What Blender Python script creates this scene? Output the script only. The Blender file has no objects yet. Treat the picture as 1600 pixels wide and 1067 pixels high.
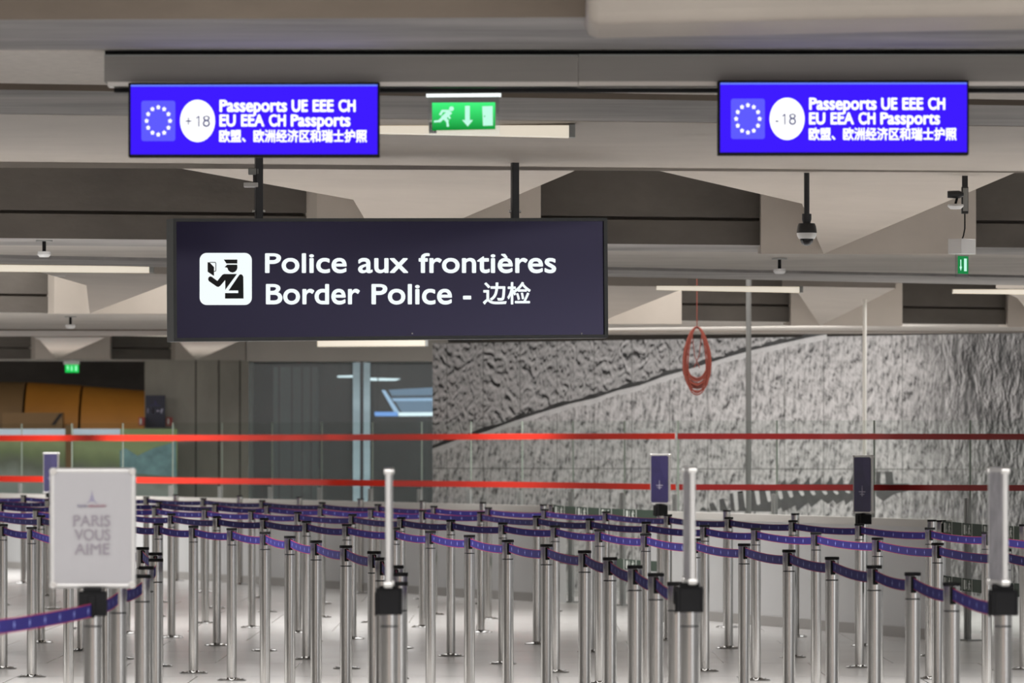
import bpy, bmesh, math, random
from mathutils import Vector, Matrix
random.seed(7)
sc = bpy.context.scene
COL = sc.collection

# ------------------------------------------------------------------ camera
F, HY, EYE = 8888.9, 703.0, 1.51          # focal length in px, horizon row, eye height
cam = bpy.data.cameras.new('camera')
cam.lens, cam.sensor_width, cam.sensor_fit = 200.0, 36.0, 'HORIZONTAL'
cam.shift_y = (HY - 533.5) / 1600.0
cam.clip_start, cam.clip_end = 0.5, 300
cam.dof.use_dof = True
cam.dof.focus_distance = 32.5
cam.dof.aperture_fstop = 7.0
camo = bpy.data.objects.new('camera', cam)
camo.location = (0, 0, EYE)
camo.rotation_euler = (math.pi / 2, 0, 0)
COL.objects.link(camo)
sc.camera = camo

# ------------------------------------------------------------------ exposure, world, lights
sc.view_settings.view_transform = 'Standard'
sc.view_settings.look = 'None'
sc.view_settings.gamma = 1.0
sc.view_settings.use_curve_mapping = False
sc.view_settings.exposure = 0.0

wd = bpy.data.worlds.new('hall_surroundings')
sc.world = wd
wd.use_nodes = True
nt = wd.node_tree
nt.nodes.clear()
tc = nt.nodes.new('ShaderNodeTexCoord')
sp = nt.nodes.new('ShaderNodeSeparateXYZ')
nt.links.new(tc.outputs['Generated'], sp.inputs[0])
at = nt.nodes.new('ShaderNodeMath'); at.operation = 'ARCTAN2'
nt.links.new(sp.outputs['X'], at.inputs[0]); nt.links.new(sp.outputs['Y'], at.inputs[1])
mr = nt.nodes.new('ShaderNodeMapRange')
mr.inputs['From Min'].default_value = -math.pi; mr.inputs['From Max'].default_value = math.pi
nt.links.new(at.outputs[0], mr.inputs['Value'])
rp = nt.nodes.new('ShaderNodeValToRGB')
# unseen hall as made-up light bands, shaped for reflections; azimuth: 0 / 1 = behind the camera, .25 = left, .5 = ahead, .75 = right
STOPS = [(0.0, (.52, .44, .39)), (.025, (.34, .29, .26)), (.05, (.12, .105, .095)), (.14, (.13, .12, .11)), (.21, (.19, .18, .17)), (.30, (.36, .34, .33)),
         (.5, (.34, .33, .32)), (.62, (.46, .46, .46)), (.705, (.40, .40, .40)), (.735, (.09, .09, .09)), (.765, (.42, .42, .42)), (.84, (.36, .36, .37)),
         (.875, (.9, .9, .92)), (.897, (2.3, 2.3, 2.4)), (.911, (1.0, .98, 1.02)), (.921, (.16, .15, .15)), (.965, (.30, .25, .22)), (.985, (.62, .47, .40))]
while len(rp.color_ramp.elements) < len(STOPS):
    rp.color_ramp.elements.new(0.5)
for e, (p, c) in zip(rp.color_ramp.elements, STOPS):
    e.position = p
    e.color = (*c, 1)
nt.links.new(mr.outputs[0], rp.inputs[0])
bg = nt.nodes.new('ShaderNodeBackground')
bg.inputs[1].default_value = 1.5
nt.links.new(rp.outputs[0], bg.inputs[0])
ow = nt.nodes.new('ShaderNodeOutputWorld')
nt.links.new(bg.outputs[0], ow.inputs[0])


def area(name, loc, sx, sy, power, color=(1, .95, .88), rot=(0, 0, 0), spread=180):
    l = bpy.data.lights.new(name, 'AREA')
    l.shape = 'RECTANGLE'; l.size = sx; l.size_y = sy; l.energy = power; l.color = color
    l.spread = math.radians(spread)
    o = bpy.data.objects.new(name, l)
    o.location = loc; o.rotation_euler = rot
    COL.objects.link(o)
    return o


# unseen area lamps added for the hall's light; most between the beams, shining down
W = (1, .98, .955)
area('hall_light_entry', (0, 4, 3.8), 30, 5, 1700, W)
area('hall_light_front', (0, 16.5, 3.7), 30, 2.0, 1250, W)
area('hall_light_queue', (0, 34.2, 3.6), 30, 3.0, 1650, W, spread=140)
area('hall_light_middle', (0, 50.0, 3.6), 30, 5.0, 1750, W, spread=160)
area('mural_fill_light', (1.2, 56.2, 2.52), 6.0, .25, 105, W, rot=(math.radians(62), 0, math.radians(-29)), spread=170)  # unseen lamp added to brighten the mural
area('hall_light_back', (-6, 68, 3.4), 24, 5.0, 1700, W)
area('gate_fill_light', (-9, 78.9, 3.75), 12, 1.2, 105, W)  # unseen lamp added to lift the dark wall and pod at far left

# ------------------------------------------------------------------ helpers
def P(px, py, Y):
    return Vector(((px - 800.0) * Y / F, Y, EYE + (HY - py) * Y / F))


def tag(o, label=None, cat=None, group=None, kind=None):
    if label: o['label'] = label
    if cat: o['category'] = cat
    if group: o['group'] = group
    if kind: o['kind'] = kind
    return o


def struct(o):
    o['kind'] = 'structure'
    return o


def empty(name, loc=(0, 0, 0), rz=0.0):
    o = bpy.data.objects.new(name, None)
    o.empty_display_size = .1
    o.location = loc; o.rotation_euler = (0, 0, rz)
    COL.objects.link(o)
    return o


class MB:
    """collects shapes and links them as ONE mesh object"""
    def __init__(s):
        s.bm = bmesh.new()
        s.uv = None

    def quad(s, pts, mi=0, uvs=None):
        vs = [s.bm.verts.new(p) for p in pts]
        f = s.bm.faces.new(vs)
        f.material_index = mi
        if uvs:
            if s.uv is None: s.uv = s.bm.loops.layers.uv.new('UVMap')
            for l, u in zip(f.loops, uvs): l[s.uv].uv = u
        return f

    def box(s, a, b, mi=0, M=None):
        (x0, y0, z0), (x1, y1, z1) = a, b
        c = [(x0, y0, z0), (x1, y0, z0), (x1, y1, z0), (x0, y1, z0), (x0, y0, z1), (x1, y0, z1), (x1, y1, z1), (x0, y1, z1)]
        if M is not None: c = [M @ Vector(p) for p in c]
        v = [s.bm.verts.new(p) for p in c]
        for q in ((3, 2, 1, 0), (4, 5, 6, 7), (0, 1, 5, 4), (1, 2, 6, 5), (2, 3, 7, 6), (3, 0, 4, 7)):
            f = s.bm.faces.new([v[i] for i in q]); f.material_index = mi
        return v

    def hexa(s, c, mi=0, mis=None):
        """8 corners: bottom ring 4, top ring 4"""
        v = [s.bm.verts.new(p) for p in c]
        for k, q in enumerate(((3, 2, 1, 0), (4, 5, 6, 7), (0, 1, 5, 4), (1, 2, 6, 5), (2, 3, 7, 6), (3, 0, 4, 7))):
            f = s.bm.faces.new([v[i] for i in q]); f.material_index = mis[k] if mis else mi

    def lathe(s, prof, n=28, mi=0, M=None, smooth=True, mis=None):
        rings = []
        for r, z in prof:
            if r < 1e-6:
                p = Vector((0, 0, z)); rings.append([s.bm.verts.new(M @ p if M else p)])
            else:
                ring = []
                for k in range(n):
                    a = 2 * math.pi * k / n
                    p = Vector((r * math.cos(a), r * math.sin(a), z)); ring.append(s.bm.verts.new(M @ p if M else p))
                rings.append(ring)
        for j in range(len(rings) - 1):
            A, B = rings[j], rings[j + 1]
            for k in range(n):
                k2 = (k + 1) % n
                if len(A) == 1 and len(B) == 1: continue
                if len(A) == 1: f = s.bm.faces.new((A[0], B[k2], B[k]))
                elif len(B) == 1: f = s.bm.faces.new((A[k], A[k2], B[0]))
                else: f = s.bm.faces.new((A[k], A[k2], B[k2], B[k]))
                f.material_index = mis[j] if mis else mi
                f.smooth = smooth
        return s

    def tube(s, pts, r, n=8, mi=0, closed=False):
        pts = [Vector(p) for p in pts]
        rings = []
        N = len(pts)
        for i, p in enumerate(pts):
            d = (pts[(i + 1) % N] - pts[i - 1]) if closed else (pts[min(i + 1, N - 1)] - pts[max(i - 1, 0)])
            d.normalize()
            up = Vector((0, 1, 0)) if abs(d.y) < .9 else Vector((1, 0, 0))
            a = d.cross(up).normalized(); b = d.cross(a).normalized()
            rings.append([s.bm.verts.new(p + (a * math.cos(2 * math.pi * k / n) + b * math.sin(2 * math.pi * k / n)) * r) for k in range(n)])
        for i in range(N if closed else N - 1):
            A, B = rings[i], rings[(i + 1) % N]
            for k in range(n):
                f = s.bm.faces.new((A[k], A[(k + 1) % n], B[(k + 1) % n], B[k])); f.material_index = mi; f.smooth = True
        if not closed:
            s.bm.faces.new(rings[0]).material_index = mi; s.bm.faces.new(list(reversed(rings[-1]))).material_index = mi
        return s

    def poly(s, pts, mi=0):
        vs = [s.bm.verts.new(p) for p in pts]
        f = s.bm.faces.new(vs); f.material_index = mi
        return f

    def prism(s, pts, off, mi=0):
        """extrude a planar outline by vector off"""
        off = Vector(off)
        a = [s.bm.verts.new(p) for p in pts]; b = [s.bm.verts.new(Vector(p) + off) for p in pts]
        n = len(a)
        s.bm.faces.new(a).material_index = mi
        s.bm.faces.new(list(reversed(b))).material_index = mi
        for i in range(n):
            s.bm.faces.new((a[i], b[i], b[(i + 1) % n], a[(i + 1) % n])).material_index = mi

    def build(s, name, mats, parent=None, bevel=0, normals=True, sharp=True):
        if normals: bmesh.ops.recalc_face_normals(s.bm, faces=s.bm.faces[:])
        me = bpy.data.meshes.new(name)
        s.bm.to_mesh(me); s.bm.free()
        me.set_sharp_from_angle(angle=math.radians(38))
        for m in (mats if isinstance(mats, (list, tuple)) else [mats]): me.materials.append(m)
        o = bpy.data.objects.new(name, me)
        COL.objects.link(o)
        if parent is not None: o.parent = parent
        if bevel:
            b = o.modifiers.new('bevel', 'BEVEL'); b.width = bevel; b.segments = 2; b.limit_method = 'ANGLE'
        return o


def nodes(m):
    return m.node_tree.nodes, m.node_tree.links


def mat(name, col, rough=.5, metal=0.0, spec=.5, var=0.0, scale=4.0, bump=0.0, emit=None, estr=0.0, stretch=(1, 1, 1), bscale=None):
    m = bpy.data.materials.new(name)
    m.use_nodes = True
    N, L = nodes(m)
    b = N['Principled BSDF']
    b.inputs['Base Color'].default_value = (*col, 1)
    b.inputs['Roughness'].default_value = rough
    b.inputs['Metallic'].default_value = metal
    b.inputs['Specular IOR Level'].default_value = spec
    if emit:
        b.inputs['Emission Color'].default_value = (*emit, 1)
        b.inputs['Emission Strength'].default_value = estr
    if var or bump:
        t = N.new('ShaderNodeTexCoord'); mp = N.new('ShaderNodeMapping')
        mp.inputs['Scale'].default_value = stretch
        L.new(t.outputs['Object'], mp.inputs[0])
        n = N.new('ShaderNodeTexNoise'); n.inputs['Scale'].default_value = scale; n.inputs['Detail'].default_value = 6
        n.inputs['Roughness'].default_value = .62
        L.new(mp.outputs[0], n.inputs['Vector'])
        if var:
            r = N.new('ShaderNodeValToRGB')
            r.color_ramp.elements[0].position = .3; r.color_ramp.elements[1].position = .7
            r.color_ramp.elements[0].color = (*[c * (1 - var) for c in col], 1)
            r.color_ramp.elements[1].color = (*[min(1, c * (1 + var)) for c in col], 1)
            L.new(n.outputs['Fac'], r.inputs[0]); L.new(r.outputs[0], b.inputs['Base Color'])
        if bump:
            n2 = N.new('ShaderNodeTexNoise'); n2.inputs['Scale'].default_value = bscale or scale * 6; n2.inputs['Detail'].default_value = 4
            L.new(mp.outputs[0], n2.inputs['Vector'])
            bp = N.new('ShaderNodeBump'); bp.inputs['Strength'].default_value = bump; bp.inputs['Distance'].default_value = .02
            L.new(n2.outputs['Fac'], bp.inputs['Height']); L.new(bp.outputs[0], b.inputs['Normal'])
    return m


def emission(name, col, strength=1.0):
    m = bpy.data.materials.new(name)
    m.use_nodes = True
    N, L = nodes(m)
    N.remove(N['Principled BSDF'])
    e = N.new('ShaderNodeEmission')
    e.inputs[0].default_value = (*col, 1); e.inputs[1].default_value = strength
    L.new(e.outputs[0], N['Material Output'].inputs[0])
    return m


def srgb(r, g, b):
    f = lambda c: (c / 255 / 12.92) if c / 255 <= .04045 else ((c / 255 + .055) / 1.055) ** 2.4
    return (f(r), f(g), f(b))


def glass_mat(name, tint=(.955, .972, .962), gloss=.03, rough=.05):
    m = bpy.data.materials.new(name)
    m.use_nodes = True
    N, L = nodes(m)
    N.remove(N['Principled BSDF'])
    t = N.new('ShaderNodeBsdfTransparent'); t.inputs[0].default_value = (*tint, 1)
    g = N.new('ShaderNodeBsdfGlossy'); g.inputs['Roughness'].default_value = rough
    mx = N.new('ShaderNodeMixShader'); mx.inputs[0].default_value = gloss
    L.new(t.outputs[0], mx.inputs[1]); L.new(g.outputs[0], mx.inputs[2])
    L.new(mx.outputs[0], N['Material Output'].inputs[0])
    return m


# ------------------------------------------------------------------ materials
M = {}
M['concrete_dark'] = mat('shade_dark_raw_concrete', (.105, .092, .080), .85, var=.25, scale=1.6, bump=.25, stretch=(.5, 1, 1))  # recess shade painted into the beam faces' colour; slab and rear walls share it
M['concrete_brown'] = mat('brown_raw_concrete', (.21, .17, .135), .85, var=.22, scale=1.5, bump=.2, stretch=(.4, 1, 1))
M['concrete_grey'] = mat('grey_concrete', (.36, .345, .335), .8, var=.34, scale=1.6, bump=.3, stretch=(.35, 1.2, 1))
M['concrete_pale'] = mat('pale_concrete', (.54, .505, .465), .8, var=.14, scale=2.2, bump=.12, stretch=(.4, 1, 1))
M['concrete_rough'] = mat('stippled_concrete', (.93, .87, .81), .9, var=.07, scale=22, bump=.5)
M['concrete_wall'] = mat('board_marked_concrete', (.33, .305, .265), .85, var=.2, scale=1.3, bump=.2, stretch=(1, 1, .4))
M['precast'] = mat('beige_precast', (.445, .395, .345), .55, var=.07, scale=1.4)
M['trunk'] = mat('brushed_trunking', (.30, .285, .27), .45, .35, var=.12, scale=2.5, stretch=(.15, 1, 3))
M['alu'] = mat('aluminium', (.72, .71, .69), .28, .9)
M['black'] = mat('black_plastic', (.010, .010, .011), .6, spec=.15)
M['blackmetal'] = mat('black_painted_metal', (.02, .021, .024), .35, .0)
M['grey_metal'] = mat('grey_painted_metal', (.32, .33, .32), .4, .3)
M['white_paint'] = mat('white_paint', (.92, .90, .84), .5)
M['white_plastic'] = mat('white_plastic', (.75, .75, .75), .4)
M['diffuser'] = mat('lamp_diffuser', (.85, .80, .70), .6, emit=(1.0, .90, .74), estr=.55)
M['steel'] = mat('brushed_steel', (.55, .54, .52), .13, 1.0)
M['steel_base'] = mat('polished_steel', (.42, .42, .42), .10, 1.0)
M['barrier'] = mat('white_barrier_panel', (.60, .605, .61), .35, var=.02, scale=.8)
M['barrier_top'] = mat('grey_barrier_rail', (.62, .60, .57), .5)
M['skirt'] = mat('grey_skirting', (.36, .345, .33), .4)
M['glass'] = glass_mat('clear_glass')
M['glass_room'] = glass_mat('tinted_room_glass', (.66, .73, .74), .05, .45)
M['glass_edge'] = mat('glass_edge', (.30, .35, .30), .4)
M['acrylic'] = glass_mat('clear_acrylic', (.88, .90, .90), .06)
M['tape_red'] = mat('bright_red_tape', (.97, .045, .022), .6, spec=.2)
M['tape_shaded'] = mat('shaded_red_tape', (.30, .009, .009), .6, spec=.2)  # same red tape, shade of its turned-away run put into the colour
M['cable'] = mat('red_brown_cable', (.23, .045, .028), .5)
M['sign_panel'] = mat('navy_sign_panel', (.013, .011, .040), .12, spec=.55)
_b = M['sign_panel'].node_tree.nodes['Principled BSDF']; _b.inputs['Specular Tint'].default_value = (.70, .64, 1, 1)
M['sign_frame'] = mat('dark_grey_frame', (.075, .08, .082), .4, .4)
M['lit_white'] = emission('lit_white_lettering', (.93, 1.0, 1.0), 1.0)
M['pict_dark'] = mat('pictogram_navy', (.008, .008, .012), .5)
M['screen_blue'] = emission('screen_blue', srgb(63, 28, 255), 1.0)
M['screen_band'] = emission('screen_light_band', srgb(105, 130, 255), 1.0)
M['screen_flag'] = emission('screen_flag_blue', srgb(96, 92, 255), 1.0)
M['screen_white'] = emission('screen_white', (1, 1, 1), 1.25)
M['screen_ink'] = emission('screen_ink', srgb(70, 72, 120), 1.0)
M['navy_poster'] = mat('navy_poster', srgb(48, 41, 94), .45, var=.25, scale=9)
M['poster_shape'] = mat('poster_lilac', srgb(58, 50, 104), .45)
M['poster_text'] = mat('poster_white_text', srgb(185, 180, 205), .4)
M['poster_white'] = mat('poster_white_paper', (.385, .375, .39), .4)
M['poster_ink'] = mat('poster_grey_ink', (.27, .24, .275), .4)
M['poster_tower'] = mat('poster_violet_ink', (.25, .235, .32), .4)
M['poster_red'] = mat('poster_red_ink', (.36, .20, .24), .4)
M['orange'] = mat('orange_cladding', (.42, .17, .022), .5, var=.12, scale=1.2)
M['orange_dark'] = mat('brown_cladding', (.20, .115, .045), .6, var=.1, scale=1.0)
M['dark_line'] = mat('dark_seam', (.02, .015, .012), .7)
M['green_belt'] = mat('dark_green_belt', (.028, .055, .036), .6)
M['pict_white'] = mat('white_print', (.70, .74, .70), .5)
M['lens'] = mat('smoked_dome', (.01, .01, .012), .08)


def belt_material():
    m = bpy.data.materials.new('navy_printed_belt')
    m.use_nodes = True
    N, L = nodes(m)
    b = N['Principled BSDF']; b.inputs['Roughness'].default_value = .7; b.inputs['Specular IOR Level'].default_value = .12
    uv = N.new('ShaderNodeUVMap'); s = N.new('ShaderNodeSeparateXYZ'); L.new(uv.outputs[0], s.inputs[0])

    def mth(op, a, bb, c=None):
        n = N.new('ShaderNodeMath'); n.operation = op
        for i, v in enumerate((a, bb, c)):
            if v is None: continue
            if isinstance(v, (int, float)): n.inputs[i].default_value = v
            else: L.new(v, n.inputs[i])
        return n.outputs[0]
    u, v = s.outputs[0], s.outputs[1]
    edge = mth('GREATER_THAN', mth('ABSOLUTE', mth('SUBTRACT', v, .5), None), .435)
    fu = mth('ABSOLUTE', mth('SUBTRACT', mth('FRACT', mth('DIVIDE', u, .27), None), .5), None)   # 0 at the mark
    fv = mth('ABSOLUTE', mth('SUBTRACT', v, .5), None)
    vert = mth('MULTIPLY', mth('LESS_THAN', fu, .022), mth('LESS_THAN', fv, .25))
    hor = mth('MULTIPLY', mth('LESS_THAN', fu, .055), mth('LESS_THAN', fv, .07))
    mark = mth('MAXIMUM', vert, hor)
    x1 = N.new('ShaderNodeMix'); x1.data_type = 'RGBA'
    x1.inputs['A'].default_value = (.034, .028, .185, 1); x1.inputs['B'].default_value = (.26, .30, .70, 1)
    L.new(mark, x1.inputs['Factor'])
    x2 = N.new('ShaderNodeMix'); x2.data_type = 'RGBA'
    x2.inputs['B'].default_value = (.40, .035, .10, 1)
    L.new(edge, x2.inputs['Factor']); L.new(x1.outputs['Result'], x2.inputs['A'])
    L.new(x2.outputs['Result'], b.inputs['Base Color'])
    return m


M['belt'] = belt_material()


def floor_material():
    m = bpy.data.materials.new('polished_floor_tiles')
    m.use_nodes = True
    N, L = nodes(m)
    b = N['Principled BSDF']
    b.inputs['Roughness'].default_value = .22
    b.inputs['Specular IOR Level'].default_value = .5
    t = N.new('ShaderNodeTexCoord')
    br = N.new('ShaderNodeTexBrick')
    br.offset = 0.5
    br.inputs['Color1'].default_value = (.70, .69, .68, 1); br.inputs['Color2'].default_value = (.725, .715, .705, 1)
    br.inputs['Mortar'].default_value = (.30, .29, .28, 1)
    br.inputs['Scale'].default_value = 1.0; br.inputs['Mortar Size'].default_value = .006
    br.inputs['Brick Width'].default_value = 1.2; br.inputs['Row Height'].default_value = 2.35
    mp = N.new('ShaderNodeMapping'); mp.inputs['Location'].default_value = (0.3, 1.99, 0)
    L.new(t.outputs['Object'], mp.inputs[0]); L.new(mp.outputs[0], br.inputs['Vector'])
    n = N.new('ShaderNodeTexNoise'); n.inputs['Scale'].default_value = .8; n.inputs['Detail'].default_value = 5
    L.new(t.outputs['Object'], n.inputs['Vector'])
    mx = N.new('ShaderNodeMix'); mx.data_type = 'RGBA'; mx.blend_type = 'MULTIPLY'; mx.inputs['Factor'].default_value = .2
    r = N.new('ShaderNodeValToRGB'); r.color_ramp.elements[0].color = (.72, .70, .68, 1); r.color_ramp.elements[1].color = (1, 1, 1, 1)
    r.color_ramp.elements[0].position = .35; r.color_ramp.elements[1].position = .65
    L.new(n.outputs['Fac'], r.inputs[0])
    L.new(br.outputs['Color'], mx.inputs['A']); L.new(r.outputs[0], mx.inputs['B'])
    L.new(mx.outputs['Result'], b.inputs['Base Color'])
    return m


def mural_material():
    """printed photograph of a rock face: pitted above a rising ridge, smooth below, dark strata to one side"""
    m = bpy.data.materials.new('rock_face_print')
    m.use_nodes = True
    N, L = nodes(m)
    b = N['Principled BSDF']; b.inputs['Roughness'].default_value = .6
    uv = N.new('ShaderNodeUVMap'); s = N.new('ShaderNodeSeparateXYZ'); L.new(uv.outputs[0], s.inputs[0])
    U, V = s.outputs[0], s.outputs[1]

    def mth(op, a, bb=None, c=None, clamp=False):
        n = N.new('ShaderNodeMath'); n.operation = op; n.use_clamp = clamp
        for i, v in enumerate((a, bb, c)):
            if v is None: continue
            if isinstance(v, (int, float)): n.inputs[i].default_value = v
            else: L.new(v, n.inputs[i])
        return n.outputs[0]

    def noise(scale, detail, sx, sy, rough=.6, rot=0, dist=0.0):
        mp = N.new('ShaderNodeMapping'); mp.inputs['Scale'].default_value = (sx, sy, 1); mp.inputs['Rotation'].default_value = (0, 0, rot)
        L.new(uv.outputs[0], mp.inputs[0])
        n = N.new('ShaderNodeTexNoise'); n.inputs['Scale'].default_value = scale; n.inputs['Detail'].default_value = detail
        n.inputs['Roughness'].default_value = rough; n.inputs['Distortion'].default_value = dist
        L.new(mp.outputs[0], n.inputs['Vector'])
        return n.outputs['Fac']

    def ramp(fac, stops):
        r = N.new('ShaderNodeValToRGB')
        while len(r.color_ramp.elements) < len(stops): r.color_ramp.elements.new(.5)
        for e, (p, c) in zip(r.color_ramp.elements, stops):
            e.position = p; e.color = (c, c * .985, c * .985, 1)
        L.new(fac, r.inputs[0])
        return r.outputs[0]

    def mix(fac, a, bb, mode='MIX'):
        x = N.new('ShaderNodeMix'); x.data_type = 'RGBA'; x.blend_type = mode
        if isinstance(fac, (int, float)): x.inputs['Factor'].default_value = fac
        else: L.new(fac, x.inputs['Factor'])
        L.new(a, x.inputs['A']); L.new(bb, x.inputs['B'])
        return x.outputs['Result']
    def emboss(k, scale, detail, sx, sy, rough, rot, off, dist=0.0):
        fs = []
        for o_ in (0, 1):
            mp = N.new('ShaderNodeMapping'); mp.inputs['Scale'].default_value = (sx, sy, 1); mp.inputs['Rotation'].default_value = (0, 0, rot)
            mp.inputs['Location'].default_value = (off[0] * o_, off[1] * o_, 0)
            L.new(uv.outputs[0], mp.inputs[0])
            n = N.new('ShaderNodeTexNoise'); n.inputs['Scale'].default_value = scale; n.inputs['Detail'].default_value = detail
            n.inputs['Roughness'].default_value = rough; n.inputs['Distortion'].default_value = dist
            L.new(mp.outputs[0], n.inputs['Vector']); fs.append(n.outputs['Fac'])
        return mth('ADD', mth('MULTIPLY', mth('SUBTRACT', fs[0], fs[1]), k), .5, clamp=True)
    wob = mth('MULTIPLY', mth('SUBTRACT', noise(1.2, 3, 1, 1), .5), .12)
    d = mth('ADD', mth('SUBTRACT', V, mth('ADD', mth('MULTIPLY', U, .243), 1.55)), wob)      # + above the ridge
    above = mth('MULTIPLY', d, 14.0, clamp=True)
    pits = ramp(emboss(2.6, 8.0, 4, 1.0, .9, .62, .9, (.022, -.026), 1.6), [(0.0, .015), (.16, .07), (.33, .36), (.5, .50), (.75, .60), (1.0, .74)])
    fine = ramp(noise(30, 3, 1.0, 1.0, .6), [(.3, .65), (.6, 1.0)])
    pits = mix(.6, pits, fine, 'MULTIPLY')
    smooth = ramp(emboss(2.6, 8.0, 8, 1.3, .6, .72, .22, (.022, -.016), .2), [(0.0, .03), (.20, .16), (.36, .50), (.55, .66), (1.0, .84)])
    fl = ramp(noise(12.0, 5, 1.5, .5, .65, .25), [(.33, .05), (.44, .75), (.53, 1.0)])
    smooth = mix(.75, smooth, fl, 'MULTIPLY')
    dark = ramp(emboss(3.4, 7.5, 7, 1.7, .55, .70, -.30, (.030, -.012), .4), [(0.0, .006), (.25, .03), (.45, .17), (.62, .34), (1.0, .60)])
    blot = ramp(noise(3.2, 5, 1.5, .6, .65, -.3), [(.36, .22), (.56, 1.0)])
    dark = mix(.9, dark, blot, 'MULTIPLY')
    right = mth('MULTIPLY', mth('SUBTRACT', mth('ADD', U, mth('MULTIPLY', mth('SUBTRACT', noise(.9, 4, 1, 1), .5), 2.4)), 5.45), .85, clamp=True)
    rock = mix(above, smooth, pits)
    rock = mix(right, rock, dark)
    ju = mth('LESS_THAN', mth('ABSOLUTE', mth('SUBTRACT', mth('FRACT', mth('DIVIDE', mth('ADD', U, .05), .455)), .5)), .011)
    jv = mth('LESS_THAN', mth('ABSOLUTE', mth('SUBTRACT', V, 1.31)), .006)
    jj = mth('MAXIMUM', ju, jv)
    dk = N.new('ShaderNodeRGB'); dk.outputs[0].default_value = (.16, .16, .15, 1)
    rock = mix(mth('MULTIPLY', jj, .8), rock, dk.outputs[0])
    L.new(rock, b.inputs['Base Color'])
    return m


# ------------------------------------------------------------------ the setting: floor, slab, rear wall
mb = MB(); mb.box((-45, -12, -.2), (45, 120, 0)); struct(mb.build('floor', floor_material()))
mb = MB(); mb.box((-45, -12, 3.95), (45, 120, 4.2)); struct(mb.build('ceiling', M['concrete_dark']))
mb = MB(); mb.box((-30, 96, 0), (30, 96.4, 3.95)); struct(mb.build('wall_rear', M['concrete_dark']))

E0, E1 = -.35, 1.35


def ends(z, yl, yr):
    """the two ends of a ceiling line at height z, seen at rows yl (x=0) and yr (x=1600), run on past the frame"""
    A = P(0, yl, F * (z - EYE) / (HY - yl)); B = P(1600, yr, F * (z - EYE) / (HY - yr))
    return A.lerp(B, E0), A.lerp(B, E1)


def beam(prof, top, mats, mis, name='ceiling_beam'):
    """prof: (z, yl, yr) or ('up', z[, dy]) = straight above/below the point before; closed over the top at height `top`"""
    L, R = [], []
    for p in prof:
        if p[0] == 'ref':
            ra, rb = ends(*p[1:]); continue
        if p[0] == 'rise':          # straight above the reference line, set back by dy
            a, b2 = Vector((ra.x, ra.y + p[2], p[1])), Vector((rb.x, rb.y + p[2], p[1]))
        elif p[0] == 'up':
            dy = p[2] if len(p) > 2 else 0
            a, b2 = Vector((L[-1].x, L[-1].y + dy, p[1])), Vector((R[-1].x, R[-1].y + dy, p[1]))
        else:
            a, b2 = ends(*p)
        L.append(a); R.append(b2)
    L = [Vector((L[0].x, L[0].y, top))] + L + [Vector((L[-1].x, L[-1].y, top))]
    R = [Vector((R[0].x, R[0].y, top))] + R + [Vector((R[-1].x, R[-1].y, top))]
    mb = MB()
    lv = [mb.bm.verts.new(p) for p in L]; rv = [mb.bm.verts.new(p) for p in R]
    n = len(lv)
    for i in range(n):
        j = (i + 1) % n
        f = mb.bm.faces.new((lv[i], lv[j], rv[j], rv[i])); f.material_index = mis[min(i, len(mis) - 1)]
    mb.bm.faces.new(lv); mb.bm.faces.new(rv)
    return struct(mb.build(name, mats))


Z1 = 3.1
beam([(Z1, 31, 24), (Z1, 78, 77)], 3.95, [M['concrete_brown'], M['concrete_grey']], [0, 1, 1, 1])
beam([(Z1, 80.5, 81.5), (Z1, 130, 156)], 3.4, [M['concrete_rough']], [0])
beam([(Z1, 140, 165), (Z1, 178, 197)], 3.95, [M['concrete_brown'], M['concrete_grey']], [0, 1, 1, 1])
beam([(3.10, 178.5, 198), (3.07, 204, 217), (3.10, 228, 231), (3.10, 247, 245), (3.06, 262, 270)], 3.95, [M['precast']], [0])
# second beam line: face darkened in colour for shade, with a formwork joint, pale soffit
def face(z, yl, yr, zg):
    return [('ref', z, yl, yr), ('rise', zg + .012, 0), ('rise', zg + .010, .05), ('rise', zg - .010, .05), ('rise', zg - .012, 0), (z, yl, yr)]


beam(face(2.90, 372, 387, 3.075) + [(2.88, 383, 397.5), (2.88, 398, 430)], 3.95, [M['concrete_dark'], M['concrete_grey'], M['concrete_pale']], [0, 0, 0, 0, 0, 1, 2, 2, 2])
beam([(2.88, 403.5, 434), (2.88, 412, 446)], 3.95, [M['concrete_grey']], [0])
# third
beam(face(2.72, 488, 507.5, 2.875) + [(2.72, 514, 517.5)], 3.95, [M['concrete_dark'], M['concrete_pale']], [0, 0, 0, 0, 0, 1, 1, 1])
beam([(2.72, 516.5, 518.5), (2.72, 525.5, 521)], 3.95, [M['concrete_brown'], M['precast']], [0, 1, 0])
# fourth, far at the back
beam(face(2.72, 561, 566, 2.87) + [(2.72, 564, 570)], 3.95, [M['concrete_dark'], M['concrete_pale']], [0, 0, 0, 0, 0, 1, 1])


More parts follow.
